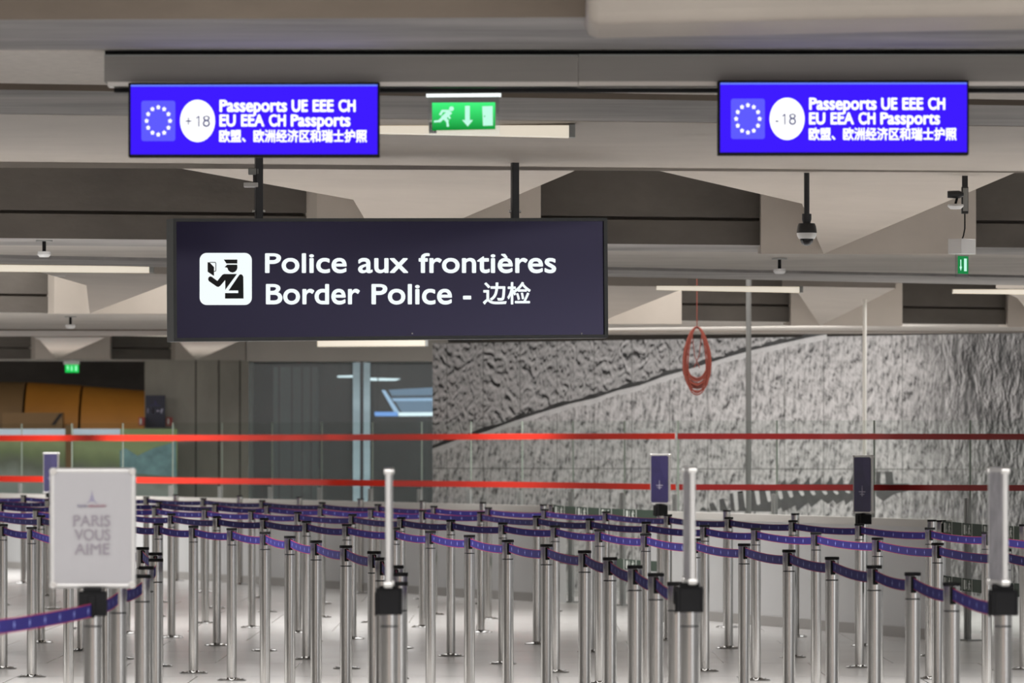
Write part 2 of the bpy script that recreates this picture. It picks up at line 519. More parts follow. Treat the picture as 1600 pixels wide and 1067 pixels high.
def capital(pl, pr, yb, Yf, z_top, N1, K, A, N2, Yn, side=0, bev=.05):
    """beige precast block in front of a beam face with a folded wing running forward to the beam before it"""
    mb = MB()
    a, b2 = P(pl, yb, Yf), P(pr, yb, Yf)
    mb.hexa([(a.x, Yf, a.z), (b2.x, Yf, b2.z), (b2.x, Yf + .5, b2.z), (a.x - side, Yf + .5, a.z + .02),
             (a.x, Yf, z_top), (b2.x, Yf, z_top), (b2.x, Yf + .5, z_top), (a.x - side, Yf + .5, z_top)])
    n1, n2 = P(*N1, Yn), P(*N2, Yn)
    ap = P(*A, Yf - .02)
    kf = (K[1] - N1[1]) / (A[1] - N1[1])
    k = P(*K, Yn + (Yf - Yn) * kf)
    v = [mb.bm.verts.new(p) for p in (n1, k, ap, n2)]
    t = [mb.bm.verts.new((p.x, p.y, z_top)) for p in (n1, k, ap, n2)]
    mb.bm.faces.new((v[0], v[1], v[3])); mb.bm.faces.new((v[1], v[2], v[3]))
    for i in range(4):
        j = (i + 1) % 4
        mb.bm.faces.new((v[i], v[j], t[j], t[i]))
    mb.bm.faces.new(t)
    return struct(mb.build('beam_capital', M['precast']))


def yface(z, yl, yr, px):
    """depth of a ceiling line at image column px"""
    A, B = ends(z, yl, yr)
    k = (px - 800) / F
    t = (k * A.y - A.x) / ((B.x - A.x) - k * (B.y - A.y))
    return A.lerp(B, t).y


def cap2(pl, pr, N1, K, A, N2):
    Yf = min(yface(2.90, 372, 387, pl), yface(2.90, 372, 387, pr)) - .15
    capital(pl + (9 if pl > 800 else 0), pr, A[1], Yf, 3.8, N1, K, A, N2, max(yface(3.06, 262, 270, N1[0]), yface(3.06, 262, 270, N2[0])) + .05, .28 if pl < 800 else 0)


cap2(495, 845, (270, 261), (552, 312), (600, 393), (900, 266))
cap2(1180, 1525, (1030, 267), (1253, 318), (1287, 396.5), (1590, 268))


def cap3(pl, pr, N1, K, A, N2):
    Yf = min(yface(2.72, 488, 507.5, pl), yface(2.72, 488, 507.5, pr)) - .12
    capital(pl, pr, A[1], Yf, 3.7, N1, K, A, N2, max(yface(2.88, 412, 446, N1[0]), yface(2.88, 412, 446, N2[0])) + .55, .35 if pl < 800 else .05)


cap3(85, 268, (60, 424), (135, 446), (140, 490), (300, 429))
cap3(430, 615, (400, 430), (478, 452), (485, 494), (640, 434))
cap3(880, 1065, (850, 445), (915, 466), (930, 506), (1075, 448))
cap3(1236, 1410, (1222, 447), (1248, 459), (1282, 509), (1400, 450))
cap3(1575, 1755, (1556, 450), (1590, 466), (1625, 511), (1760, 452))


def cap4(pl, pr, N1, K, A, N2):
    Yf = min(yface(2.72, 561, 566, pl), yface(2.72, 561, 566, pr)) - .1
    capital(pl, pr, A[1], Yf, 3.4, N1, K, A, N2, yface(2.72, 525.5, 521, N1[0]) + .5, .35)


cap4(55, 172, (52, 527), (62, 531), (88, 561), (165, 527))
cap4(274, 383, (268, 530), (280, 534), (307, 562.5), (380, 530))

# near precast panel at the top
Yp = 20.3
mb = MB()
A, B = P(918, 33, Yp), P(2000, 10, Yp)
mb.hexa([A + Vector((0, .12, 0)), B + Vector((0, .12, 0)), B + Vector((0, .9, -.0)), A + Vector((0, .9, 0)),
         Vector((A.x, Yp, 3.9)), Vector((B.x, Yp, 3.9)), Vector((B.x, Yp + .9, 3.9)), Vector((A.x, Yp + .9, 3.9))])
struct(mb.build('ceiling_panel', M['precast'], bevel=.045))

# ------------------------------------------------------------------ mural wall
mA, mB_ = P(676, 537, 62.0), P(1600, 520, 58.6)
mE = mA.lerp(mB_, 1.5)
mdir = Vector((mB_.x - mA.x, mB_.y - mA.y, 0)); mlen1 = mdir.length; mdir.normalize()
mnor = Vector((mdir.y, -mdir.x, 0))
if mnor.y > 0: mnor = -mnor
mlen = mlen1 * 1.5


def on_mural(px, py, off=0.0):
    k = (px - 800) / F
    t = (k * mA.y - mA.x) / (mdir.x - k * mdir.y)
    p = mA + mdir * t
    return Vector((p.x, p.y, EYE + (HY - py) * p.y / F)) + mnor * off, t


mb = MB()
a0, b0 = Vector((mA.x, mA.y, 0)), Vector((mA.x, mA.y, 0)) + mdir * mlen
mb.quad([a0, b0, Vector((b0.x, b0.y, mE.z)), Vector((a0.x, a0.y, mA.z))], 0, [(0, 0), (mlen, 0), (mlen, mE.z), (0, mA.z)])
bk = -mnor * .25
mb.quad([b0 + bk, a0 + bk, Vector((a0.x, a0.y, mA.z)) + bk, Vector((b0.x, b0.y, mE.z)) + bk], 3)
mb.quad([a0 + bk, a0, Vector((a0.x, a0.y, mA.z)), Vector((a0.x, a0.y, mA.z)) + bk], 3)
mb.quad([b0, b0 + bk, Vector((b0.x, b0.y, mE.z)) + bk, Vector((b0.x, b0.y, mE.z))], 3)
mb.quad([Vector((a0.x, a0.y, mA.z)), Vector((b0.x, b0.y, mE.z)), Vector((b0.x, b0.y, mE.z)) + bk, Vector((a0.x, a0.y, mA.z)) + bk], 3)
ridge = [(676, 700), (720, 684), (760, 673), (800, 658), (850, 642), (890, 630), (930, 621), (965, 609), (1000, 601), (1040, 586), (1070, 578), (1105, 567),
         (1140, 556), (1180, 545), (1220, 536), (1260, 527), (1292, 521)]
for i in range(len(ridge) - 1):
    (x0, y0), (x1, y1) = ridge[i], ridge[i + 1]
    n = 4
    for j in range(n):
        xa, xb = x0 + (x1 - x0) * j / n, x0 + (x1 - x0) * (j + 1) / n
        ya, yb = y0 + (y1 - y0) * j / n, y0 + (y1 - y0) * (j + 1) / n
        t1, t2 = [5.0 + 1.8 * math.sin(x_ * .11) + 1.2 * math.sin(x_ * .31) for x_ in (xa, xb)]
        mb.quad([on_mural(xa, ya + 1, .003)[0], on_mural(xb, yb + 1, .003)[0], on_mural(xb, yb - t2, .003)[0], on_mural(xa, ya - t1, .003)[0]], 1)
        mb.quad([on_mural(xa, ya + 5 + .75 * t1, .003)[0], on_mural(xb, yb + 5 + .75 * t2, .003)[0], on_mural(xb, yb + 1, .003)[0], on_mural(xa, ya + 1, .003)[0]], 2)


def zz(pts):
    return [(1070 + x / 4.571, 690 + y / 4.571) for x, y in pts]


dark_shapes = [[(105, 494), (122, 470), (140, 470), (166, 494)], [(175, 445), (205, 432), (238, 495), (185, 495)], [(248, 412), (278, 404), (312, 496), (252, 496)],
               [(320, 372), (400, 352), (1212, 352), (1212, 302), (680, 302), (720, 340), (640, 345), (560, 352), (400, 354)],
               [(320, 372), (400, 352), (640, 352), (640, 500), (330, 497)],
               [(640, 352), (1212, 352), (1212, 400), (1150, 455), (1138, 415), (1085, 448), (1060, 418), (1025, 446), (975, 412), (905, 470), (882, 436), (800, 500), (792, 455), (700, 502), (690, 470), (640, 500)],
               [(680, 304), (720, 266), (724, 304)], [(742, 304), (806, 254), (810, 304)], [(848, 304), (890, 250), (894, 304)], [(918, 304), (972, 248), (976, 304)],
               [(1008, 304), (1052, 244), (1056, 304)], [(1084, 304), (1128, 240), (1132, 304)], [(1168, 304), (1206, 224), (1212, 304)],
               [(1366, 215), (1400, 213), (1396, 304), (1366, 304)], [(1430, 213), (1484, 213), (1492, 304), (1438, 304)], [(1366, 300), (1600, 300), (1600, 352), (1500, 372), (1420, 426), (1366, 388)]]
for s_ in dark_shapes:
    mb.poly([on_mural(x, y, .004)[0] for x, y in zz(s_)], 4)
for x, yb_ in ((345, 495), (418, 478), (500, 452), (578, 430), (662, 412), (735, 400), (815, 388), (895, 384), (980, 380), (1060, 378), (1145, 370)):
    s_ = [(x, 352), (x + 32, 352), (x + 42, yb_ - 10), (x + 30, yb_), (x + 16, yb_ - 6)]
    mb.poly([on_mural(px, py, .008)[0] for px, py in zz(s_)], 2)
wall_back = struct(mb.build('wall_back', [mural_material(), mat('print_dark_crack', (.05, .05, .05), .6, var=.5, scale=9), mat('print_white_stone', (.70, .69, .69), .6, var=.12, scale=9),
                                          M['concrete_grey'], mat('print_shadow', (.105, .105, .105), .6, var=.2, scale=8)], normals=False))

# ------------------------------------------------------------------ white barrier and glass
WL0, WL1 = Vector((-6.57, 73.0, 0)), Vector((.443, 56.2, 0))
WR0, WR1 = Vector((1.187, 52.0, 0)), Vector((3.385, 45.1, 0))
WLs = WL0 + (WL0 - WL1) * .12
WRe = WR1 + (WR1 - WR0) * .5


def wall_line(a, b2, name, h=.955):
    d = (b2 - a).normalized(); n = Vector((-d.y, d.x, 0))
    if n.y < 0: n = -n
    mb = MB()
    t = .10
    mb.hexa([a, b2, b2 + n * t, a + n * t, a + Vector((0, 0, h - .06)), b2 + Vector((0, 0, h - .06)), b2 + n * t + Vector((0, 0, h - .06)), a + n * t + Vector((0, 0, h - .06))])
    o = struct(mb.build(name, M['barrier']))
    mb = MB()
    f = -n * .012
    mb.hexa([a + f + Vector((0, 0, h - .06)), b2 + f + Vector((0, 0, h - .06)), b2 + n * (t + .01) + Vector((0, 0, h - .06)), a + n * (t + .01) + Vector((0, 0, h - .06)),
             a + f + Vector((0, 0, h)), b2 + f + Vector((0, 0, h)), b2 + n * (t + .01) + Vector((0, 0, h)), a + n * (t + .01) + Vector((0, 0, h))])
    mb.build('cap_rail', M['barrier_top'], o)
    mb = MB()
    f = -n * .015
    mb.hexa([a + f, b2 + f, b2 - n * .001, a - n * .001, a + f + Vector((0, 0, .085)), b2 + f + Vector((0, 0, .085)), b2 - n * .001 + Vector((0, 0, .085)), a - n * .001 + Vector((0, 0, .085))])
    struct(mb.build('baseboard_' + name.split('_')[1], M['skirt']))
    return n


nL = wall_line(WLs, WL1, 'wall_left_barrier')
nR = wall_line(WR0, WR1, 'wall_right_barrier')
GO = .22
RUNS = [(WLs + nL * GO, WL1 + nL * GO), (WR0 + nR * GO, WRe + nR * GO)]


def on_glass(px):
    k = (px - 800) / F
    a, b2 = RUNS[0] if px < 1059.5 else RUNS[1]
    d = b2 - a
    return a + d * ((k * a.y - a.x) / (d.x - k * d.y))


def interp(x, tab):
    if x <= tab[0][0]: return tab[0][1]
    for (x0, y0), (x1, y1) in zip(tab, tab[1:]):
        if x <= x1: return y0 + (y1 - y0) * (x - x0) / (x1 - x0)
    return tab[-1][1]


GT = [(-100, 662.5), (0, 662), (420, 660), (800, 658), (1059, 657), (1700, 656.5)]
JOINTS = [-45, 34, 112.5, 192, 270, 347, 425.5, 503, 582, 659, 736, 816, 895.5, 976, 1059, 1214, 1366, 1516, 1668]
ORD = ['first', 'second', 'third', 'fourth', 'fifth', 'sixth', 'seventh', 'eighth', 'ninth', 'tenth', 'eleventh', 'twelfth', 'thirteenth', 'fourteenth', 'fifteenth',
       'sixteenth', 'seventeenth', 'eighteenth', 'nineteenth', 'twentieth']
JN = len(JOINTS)
for i in range(JN - 1):
    a, b2 = on_glass(JOINTS[i] + (.8 if JOINTS[i] == 1059 else 0)), on_glass(JOINTS[i + 1])
    za, zb = EYE + (HY - interp(JOINTS[i], GT)) * a.y / F, EYE + (HY - interp(JOINTS[i + 1], GT)) * b2.y / F
    d = (b2 - a).normalized(); n = Vector((-d.y, d.x, 0)) * .006
    g = d * .006
    a2, b3 = a + g, b2 - g
    z0 = .06
    mb = MB()
    mb.hexa([a2 - n + Vector((0, 0, z0)), b3 - n + Vector((0, 0, z0)), b3 + n + Vector((0, 0, z0)), a2 + n + Vector((0, 0, z0)),
             a2 - n + Vector((0, 0, za)), b3 - n + Vector((0, 0, zb)), b3 + n + Vector((0, 0, zb)), a2 + n + Vector((0, 0, za))], mis=[1, 1, 0, 1, 0, 1])
    nm = (f'clear glass screen panel, {ORD[i]} of the row counted from the orange ceiling pod' if i < 10 else
          f'clear glass screen panel before the rock mural, {ORD[JN - 2 - i]} from the right')
    tag(mb.build('glass_screen', [M['glass'], M['glass_edge']]), nm, 'glass screen', 'glass panels behind the white barrier')
for i, px in enumerate(JOINTS[1:-1]):
    c = on_glass(px); c2 = on_glass(px + 8) if px != 1059 else c + (c - on_glass(px - 8))
    ang = math.atan2(c2.y - c.y, c2.x - c.x)
    h = interp(px, [(0, 1.08), (800, 1.10), (1059, 1.09), (1214, 1.13), (1600, 1.13)])
    r = empty('glass_clamp_post', (c.x, c.y, 0), ang)
    tag(r, (f'grey clamp post holding a glass joint, {ORD[i]} from the left above white barrier' if i < 10 else
            f'grey clamp post holding a glass joint, {ORD[JN - 3 - i]} from the right'), 'post', 'clamp posts of the glass screen')
    mb = MB(); mb.box((-.05, -.036, 0), (-.012, -.009, h)); mb.build('clamp_plate', M['grey_metal'], r, bevel=.004)
    mb = MB(); mb.box((.012, -.036, 0), (.05, -.009, h)); mb.build('clamp_plate', M['grey_metal'], r, bevel=.004)
    mb = MB(); mb.box((-.11, -.07, 0), (.11, .07, .012)); mb.build('base_plate', M['grey_metal'], r)

U_TAB = [(-100, 684.5), (0, 684.3), (400, 684), (800, 682), (1060, 681.5), (1700, 682.5)]
L_TAB = [(-100, 747), (0, 748), (210, 750), (400, 752), (600, 755), (800, 757), (1059, 761), (1700, 762.5)]


def tape(px0, px1, tab, m, label):
    xs = [px0] + [x for x in list(range(-100, 1700, 60)) + [800, 870] if px0 < x < px1] + [px1]
    mb = MB()
    pts = []
    for x in sorted(set(xs)):
        c = on_glass(x); c2 = on_glass(x + 2)
        if x < 1059 < x + 2: c2 = c + (c - on_glass(x - 2))
        if x < 1059.5 and x + 2 > 1059.5: c2 = c + (c - on_glass(x - 2))
        d = (c2 - c).normalized(); n = Vector((d.y, -d.x, 0))
        if n.y > 0: n = -n
        y = interp(x, tab)
        c = c + n * .012
        hz = 4.6 * c.y / F
        z = EYE + (HY - y) * c.y / F
        pts.append((c, n, z - hz, z + hz))
    for (c, n, a, b2), (e, n2, a2, b3) in zip(pts, pts[1:]):
        mb.hexa([c + Vector((0, 0, a)), e + Vector((0, 0, a2)), e - n2 * .004 + Vector((0, 0, a2)), c - n * .004 + Vector((0, 0, a)),
                 c + Vector((0, 0, b2)), e + Vector((0, 0, b3)), e - n2 * .004 + Vector((0, 0, b3)), c - n * .004 + Vector((0, 0, b2))])
    bmesh.ops.remove_doubles(mb.bm, verts=mb.bm.verts[:], dist=1e-4)
    tag(mb.build('warning_tape', m), label, 'tape', 'red tapes on the glass screen')


tape(-50, 1056, U_TAB, M['tape_red'], 'bright red warning tape, upper of two, stuck along the glass screen')
tape(-50, 1057, L_TAB, M['tape_red'], 'bright red warning tape, lower of two, stuck just above the white barrier')
tape(1060.5, 1690, U_TAB, M['tape_shaded'], 'shade-toned red warning tape, upper of two, across glass before the rock mural')
tape(1063, 1690, L_TAB, M['tape_shaded'], 'shade-toned red warning tape, lower of two, crossing the dark toothed print on the mural')

# ------------------------------------------------------------------ belt posts
def make_post():
    r = empty('belt_post')
    mb = MB(); mb.lathe([(0, 0), (.095, 0), (.096, .006), (.090, .011), (.05, .015), (.034, .022), (0, .022)], 36)
    for k in range(6):
        a = k * math.pi / 3 + .3
        mb.lathe([(.007, .010), (.007, .016), (0, .018)], 8, M=Matrix.Translation((.072 * math.cos(a), .072 * math.sin(a), 0)))
    mb.build('base', M['steel_base'], r)
    mb = MB(); mb.lathe([(.0322, .02), (.0322, .888), (.0312, .8885), (0, .8885)], 40); mb.build('pole', M['steel'], r)
    mb = MB(); mb.lathe([(0, .892), (.0322, .892), (.0322, .986), (0, .986)], 40)
    for k in range(40): pass
    mb.build('head', M['steel'], r)
    mb = MB(); mb.lathe([(0, .886), (.0325, .886), (.0325, .8885), (.0305, .889), (.0305, .892), (0, .892)], 32); mb.build('collar', M['blackmetal'], r)
    mb = MB(); mb.lathe([(0, .985), (.0345, .985), (.035, .988), (.035, .997), (.033, 1.0), (0, 1.0)], 36); mb.build('cap', M['black'], r)
    return r


PROTO = make_post()
used = [False]


def dup(root):
    c = root.copy(); COL.objects.link(c)
    for ch in list(root.children):
        d = ch.copy(); COL.objects.link(d); d.parent = c
    return c


def place_post(px, yt, label, group):
    Y = F * (EYE - 1.0) / (yt - HY)
    p = P(px, yt, Y)
    r = PROTO if not used[0] else dup(PROTO)
    used[0] = True
    r.location = (p.x, p.y, 0)
    r.rotation_euler = (0, 0, random.uniform(0, 6))
    tag(r, label, 'queue post', group)
    return Vector((p.x, p.y, 0))


def belt(a, b2, label, group, zc=.951, w=.048, sag=.012, m=None, clip=True, name='barrier_belt'):
    d = b2 - a; ln = d.length; d.normalize()
    n = Vector((-d.y, d.x, 0))
    p0, p1 = a + d * .036, b2 - d * .034
    Lb = (p1 - p0).length
    r = empty(name, p0)
    tag(r, label, 'belt', group)
    N = 10
    mb = MB()
    ring = []
    uvl = mb.bm.loops.layers.uv.new('UVMap'); mb.uv = uvl
    for i in range(N + 1):
        t = i / N
        c = d * (Lb * t) + Vector((0, 0, zc + .004 - sag * 4 * t * (1 - t) - .010 * (t)))
        ring.append([mb.bm.verts.new(c + n * s * .0012 + Vector((0, 0, h * w / 2))) for s, h in ((-1, -1), (-1, 1), (1, 1), (1, -1))])
    for i in range(N):
        for k in range(4):
            A, B = ring[i], ring[i + 1]
            f = mb.bm.faces.new((A[k], A[(k + 1) % 4], B[(k + 1) % 4], B[k]))
            vv = {0: (0, 1, 1, 0), 1: (1, 1, 1, 1), 2: (1, 0, 0, 1), 3: (0, 0, 0, 0)}[k]
            uu = (Lb * i / N, Lb * i / N, Lb * (i + 1) / N, Lb * (i + 1) / N)
            for l, u_, v_ in zip(f.loops, uu, vv): l[uvl].uv = (u_, v_)
    mb.bm.faces.new(ring[0]); mb.bm.faces.new(list(reversed(ring[-1])))
    mb.build('webbing', m or M['belt'], r)
    if clip:
        mb = MB()
        rot = Matrix.Rotation(math.atan2(d.y, d.x), 4, 'Z')
        mb.box((-.0035, -.011, zc - .036), (.020, .011, zc + .033), M=rot)
        mb.build('belt_clip', M['black'], r, bevel=.003)
    return r


ROW = {}
ROW['L'] = [(-130, 968), (145, 929), (185, 912), (222.5, 897.5), (228.5, 884.5), (243.5, 872.5), (242.7, 863), (222.5, 854.5), (166, 843.5), (107, 833), (49.5, 823), (4.5, 818.5), (-55, 814.5)]
ROW['A'] = [(608, 929), (623, 909), (624.7, 894.5), (618.7, 883), (596.5, 870.7), (584.5, 860.8), (540.5, 851.8), (493.8, 844), (452.8, 837), (414, 830.5), (362, 824.8), (302.3, 821), (247.7, 817.3),
            (190, 813.3), (127, 809), (64, 804.7), (-8, 800)]
ROW['B'] = [(1077, 929), (1056, 909), (1024.7, 895), (992, 883), (953, 870.5), (913.5, 859.7), (854, 850), (793.5, 843), (733.5, 835.5), (672.7, 829), (617, 824), (541.8, 818.5), (479, 813.5), (412.8, 809),
            (338.8, 806.2), (268, 802), (198, 799.8), (128, 797.5), (57, 795.3), (-18, 793)]
ROW['C'] = [(1567, 929), (1487, 909.5), (1426, 894), (1366, 883), (1300, 869.8), (1232.7, 858.5), (1162.8, 849), (1086, 841), (1009, 833), (937, 826.5), (867.5, 820.5), (785.7, 816), (704.5, 811.8), (627, 807.7),
            (550.8, 802.8), (465.5, 799.5), (393.5, 796.8), (320.8, 794.5), (243, 791), (162, 789), (82, 787), (1.5, 785), (-80, 783)]
ROW['D'] = [(1685, 867), (1570, 857), (1465, 847.8), (1371, 839.5), (1275, 831.3), (1181, 824.8), (1101, 820), (1009.7, 815), (922, 809.8), (839, 805.5), (751.5, 799.3), (660.5, 796.6), (580.5, 794.2), (501.7, 791.5),
            (418, 788.5), (336.8, 786.5), (248.7, 783.4), (160, 781.6), (75, 780), (-15, 778)]
ROW['E'] = [(1650, 838.5), (1541.8, 830.5), (1453, 824), (1343, 818), (1239, 812.5), (1138.7, 807.7), (1043.5, 803.5), (947, 798.7), (851, 795), (763, 792.3), (678, 790), (590.5, 787.2), (503.5, 784.2), (409.7, 781),
            (318, 778), (228.5, 775.9), (132, 774.6), (36.7, 773.4), (-60, 772.3)]
DESC = {'L': 'the PARIS VOUS AIME sign', 'A': 'the edge-on sign holder', 'B': 'the half-turned middle sign holder', 'C': 'the sign holder at right edge'}
DESC2 = {'D': 'second belted line out from barrier', 'E': 'belted line closest to white barrier'}
for key, pts in ROW.items():
    grp = {'L': 'posts of the line at the PARIS VOUS AIME sign', 'A': 'posts of the line at the edge-on sign', 'B': 'posts of the line at the middle sign', 'C': 'posts of the line at the right-edge sign',
           'D': 'posts of the second line from the barrier', 'E': 'posts of the line by the barrier'}[key]
    pos = []
    off = 1 if key == 'L' else 0
    for i, (px, yt) in enumerate(pts):
        if key in DESC:
            k = i - off
            if k == 0: lab = f'steel belt post carrying {DESC[key]} in a black clamp'
            elif k < 0: lab = f'steel belt post closest to camera, in front of {DESC[key]}'
            else: lab = f'steel belt post, {ORD[k - 1]} behind {DESC[key]} in its queue line' if k <= 20 else f'steel belt post, last behind {DESC[key]} in its queue line'
        else:
            lab = f'steel belt post, {ORD[i]} from the right in {DESC2[key]}'
        pos.append(place_post(px, yt, lab, grp))
    for i in range(len(pos) - 1):
        a, b2 = pos[i], pos[i + 1]
        if pts[i][0] > pts[i + 1][0]: a, b2 = b2, a
        if key in DESC:
            k = i - off
            if k < 0: lab = f'navy belt running toward camera from {DESC[key]}'
            elif k == 0: lab = f'navy belt from {DESC[key]} to the first post behind'
            elif k < 20: lab = f'navy belt from {ORD[k - 1]} to {ORD[k]} post behind {DESC[key]}'
            else: lab = f'navy belt to the last post behind {DESC[key]}'
        else:
            lab = f'navy belt, {ORD[i]} span from the right in {DESC2[key]}'
        belt(a, b2, lab, grp.replace('posts', 'belts'))

FROW = [(80, 771.0), (275, 772.2), (374.7, 774), (468, 776), (563.5, 778.8), (660.7, 781.8), (754.5, 784.3), (849, 787.7), (863, 788.3), (1032, 794.5), (1135.7, 796.7), (1242.7, 801.7), (1349, 806.5),
        (1456, 811.7), (1471, 812.5), (1600, 819)]
FLAB = ['steel post without a belt carrying the navy sign behind PARIS VOUS AIME', None, None, None, None, None, None, 'steel post at the end of the white barrier, left of the pair',
        'steel post holding two green exit belts, by the end of white barrier', 'steel post with black clamp carrying the navy sign at the exit gap', None, None,
        'steel post with black clamp carrying the navy sign before the toothed print', 'steel post at the end of the right white barrier, left of the pair', 'steel post where the right green exit belts start',
        'steel post at the right edge where the green exit belts stop']
fpos = []
c1 = c2 = 0
for i, (px, yt) in enumerate(FROW):
    lab = FLAB[i]
    if lab is None:
        if px < 800: c1 += 1; lab = f'pale steel post without a belt by white barrier, {ORD[c1 - 1]} right of PARIS sign'
        else: c2 += 1; lab = f'pale steel post without a belt by right white barrier, {ORD[c2 - 1]} from exit gap'
    fpos.append(place_post(px, yt, lab, 'posts along the white barrier'))


# green exit belts in the gaps of the barrier
def exit_belt(a, b2, zc, label, period, w=.092):
    r = belt(a, b2, label, 'green exit belts in the barrier gaps', zc=zc, w=w, sag=.006, m=M['green_belt'], clip=True, name='exit_belt')
    d = b2 - a; Lb = d.length - .07; d.normalize(); n = Vector((-d.y, d.x, 0))
    if n.y > 0: n = -n
    mb = MB()

    def Q(u, v):
        t = u / Lb
        return d * u + n * .004 + Vector((0, 0, zc + .004 - .006 * 4 * t * (1 - t) - .010 * t + v * w / 2))

    def fill(pts): mb.poly([Q(u, v) for u, v in pts])
    q_ = Lb / period
    K = q_ / .167
    fill0 = fill
    u = 0.0
    while (u + .5) / 1 * 1 < 1e9 and (u + .09) * K < Lb:
        fill = lambda pts: fill0([(x * K, y) for x, y in pts])
        fill([(u, -1), (u + .004, -1), (u + .004, 1), (u, 1)])
        fill([(u + .082, -1), (u + .086, -1), (u + .086, 1), (u + .082, 1)])
        fill([(u + .016, -.75), (u + .030, -.75), (u + .030, .75), (u + .016, .75)])          # door
        fill([(u + .038, -.3), (u + .041, -.3), (u + .041, .7), (u + .038, .7)])                # arrow
        fill([(u + .034, -.3), (u + .0395, -.75), (u + .045, -.3)])
        fill([(u + .060, .45), (u + .066, .45), (u + .066, .75), (u + .060, .75)])              # runner
        fill([(u + .054, .0), (u + .064, -.1), (u + .067, .4), (u + .056, .4)])
        fill([(u + .052, -.75), (u + .056, -.75), (u + .064, -.1), (u + .057, -.05)])
        fill([(u + .066, -.75), (u + .071, -.75), (u + .068, -.25), (u + .062, -.1)])
        fill([(u + .066, .35), (u + .073, .1), (u + .073, .22), (u + .067, .42)])
        u += .167
    mb.build('exit_pictograms', M['pict_white'], r, normals=False)


exit_belt(fpos[8], fpos[9], .945, 'green exit belt with white running men, upper one in the middle gap', 4.4)
exit_belt(fpos[8], fpos[9], .50, 'green exit belt with white running men, lower one in the middle gap', 4.4)
exit_belt(fpos[14], fpos[15], .945, 'green exit belt with white running men, upper one in the right-hand gap', 3.9)
exit_belt(fpos[14], fpos[15], .55, 'green exit belt with white running men, lower one in the right-hand gap', 3.9)


# ------------------------------------------------------------------ lettering
def text_mesh(body, bold=0.0):
    """outline of a line of writing as (verts, faces) in font units, lower left corner of its letters at 0"""
    c = bpy.data.curves.new('lettering', 'FONT')
    c.body = body; c.size = 1.0; c.resolution_u = 6
    o = bpy.data.objects.new('lettering', c)
    COL.objects.link(o)
    bpy.context.view_layer.update()
    dg = bpy.context.evaluated_depsgraph_get()
    me = bpy.data.meshes.new_from_object(o.evaluated_get(dg))
    v = [(p.co.x, p.co.y) for p in me.vertices]; f = [tuple(p.vertices) for p in me.polygons]
    COL.objects.unlink(o); bpy.data.objects.remove(o); bpy.data.curves.remove(c); bpy.data.meshes.remove(me)
    return v, f


CAPH = XH = None


def cap_height():
    global CAPH
    if CAPH is None:
        v, f = text_mesh('H'); CAPH = max(y for x, y in v) - min(y for x, y in v)
    return CAPH


def x_height():
    global XH
    if XH is None:
        v, f = text_mesh('x'); XH = max(y for x, y in v)
    return XH


def write(mb, body, x0, x1, yb, yt, place, bold=0.0, mi=0, cjk=False):
    """fit a line between x0..x1 with its baseline at yb and capital tops at yt; place(x, y, k) gives the 3D point"""
    v, f = text_mesh(body)
    xa, xb = min(x for x, y in v), max(x for x, y in v)
    if cjk:
        ya, yh = min(y for x, y in v), max(y for x, y in v)
    else:
        ya, yh = 0.0, cap_height()
    sx, sy = (x1 - x0 - 2 * bold) / (xb - xa), (yt - yb) / (yh - ya)
    if not cjk and body[0] not in '+-':
        xh = x_height(); k_ = .74 * yh / xh        # the signs' lettering has a tall x-height
        v = [(x, y * k_ if 0 < y <= xh else (y if y <= 0 else xh * k_ + (y - xh) * (yh - xh * k_) / (yh - xh))) for x, y in v]
    offs = [(0, 0)] if not bold else [(bold * math.cos(a), bold * math.sin(a)) for a in [k * math.pi / 4 for k in range(8)]]
    for k, (ox, oy) in enumerate(offs):
        vs = [mb.bm.verts.new(place(x0 + bold + (x - xa) * sx + ox, yb + (y - ya) * sy + oy, k)) for x, y in v]
        for q in f:
            try: mb.bm.faces.new([vs[i] for i in q]).material_index = mi
            except ValueError: pass


class Plane:
    """an upright sign plane through column px at depth Y, turned by rz; maps photo columns/rows on it to its own x, z"""
    def __init__(s, px, py, Y, rz=0.0):
        s.o = P(px, py, Y); s.c, s.s, s.rz = math.cos(rz), math.sin(rz), rz

    def t(s, px, py):
        k = (px - 800) / F
        t = (k * s.o.y - s.o.x) / (s.c - k * s.s)
        Y = s.o.y + t * s.s
        return t, EYE + (HY - py) * Y / F - s.o.z

    def root(s, name):
        return empty(name, s.o, s.rz)

    def pts(s, pp, d):
        return [Vector((*[s.t(x, y)[0]], -d, s.t(x, y)[1])) for x, y in pp]


def rrect(x0, y0, x1, y1, r, n=6):
    out = []
    for cx, cy, a0 in ((x1 - r, y0 + r, -90), (x1 - r, y1 - r, 0), (x0 + r, y1 - r, 90), (x0 + r, y0 + r, 180)):
        for k in range(n + 1):
            a = math.radians(a0 + 90 * k / n); out.append((cx + r * math.cos(a), cy + r * math.sin(a)))
    return out


def ellipse(cx, cy, rx, ry, n=28):
    return [(cx + rx * math.cos(2 * math.pi * k / n), cy + ry * math.sin(2 * math.pi * k / n)) for k in range(n)]


def limb(p, q, w):
    d = Vector((q[0] - p[0], q[1] - p[1])); n = Vector((-d.y, d.x)).normalized() * w / 2; d.normalize()
    e = d * w * .3
    return [(p[0] + n.x - e.x, p[1] + n.y - e.y), (q[0] + n.x + e.x, q[1] + n.y + e.y), (q[0] - n.x + e.x, q[1] - n.y + e.y), (p[0] - n.x - e.x, p[1] - n.y - e.y)]


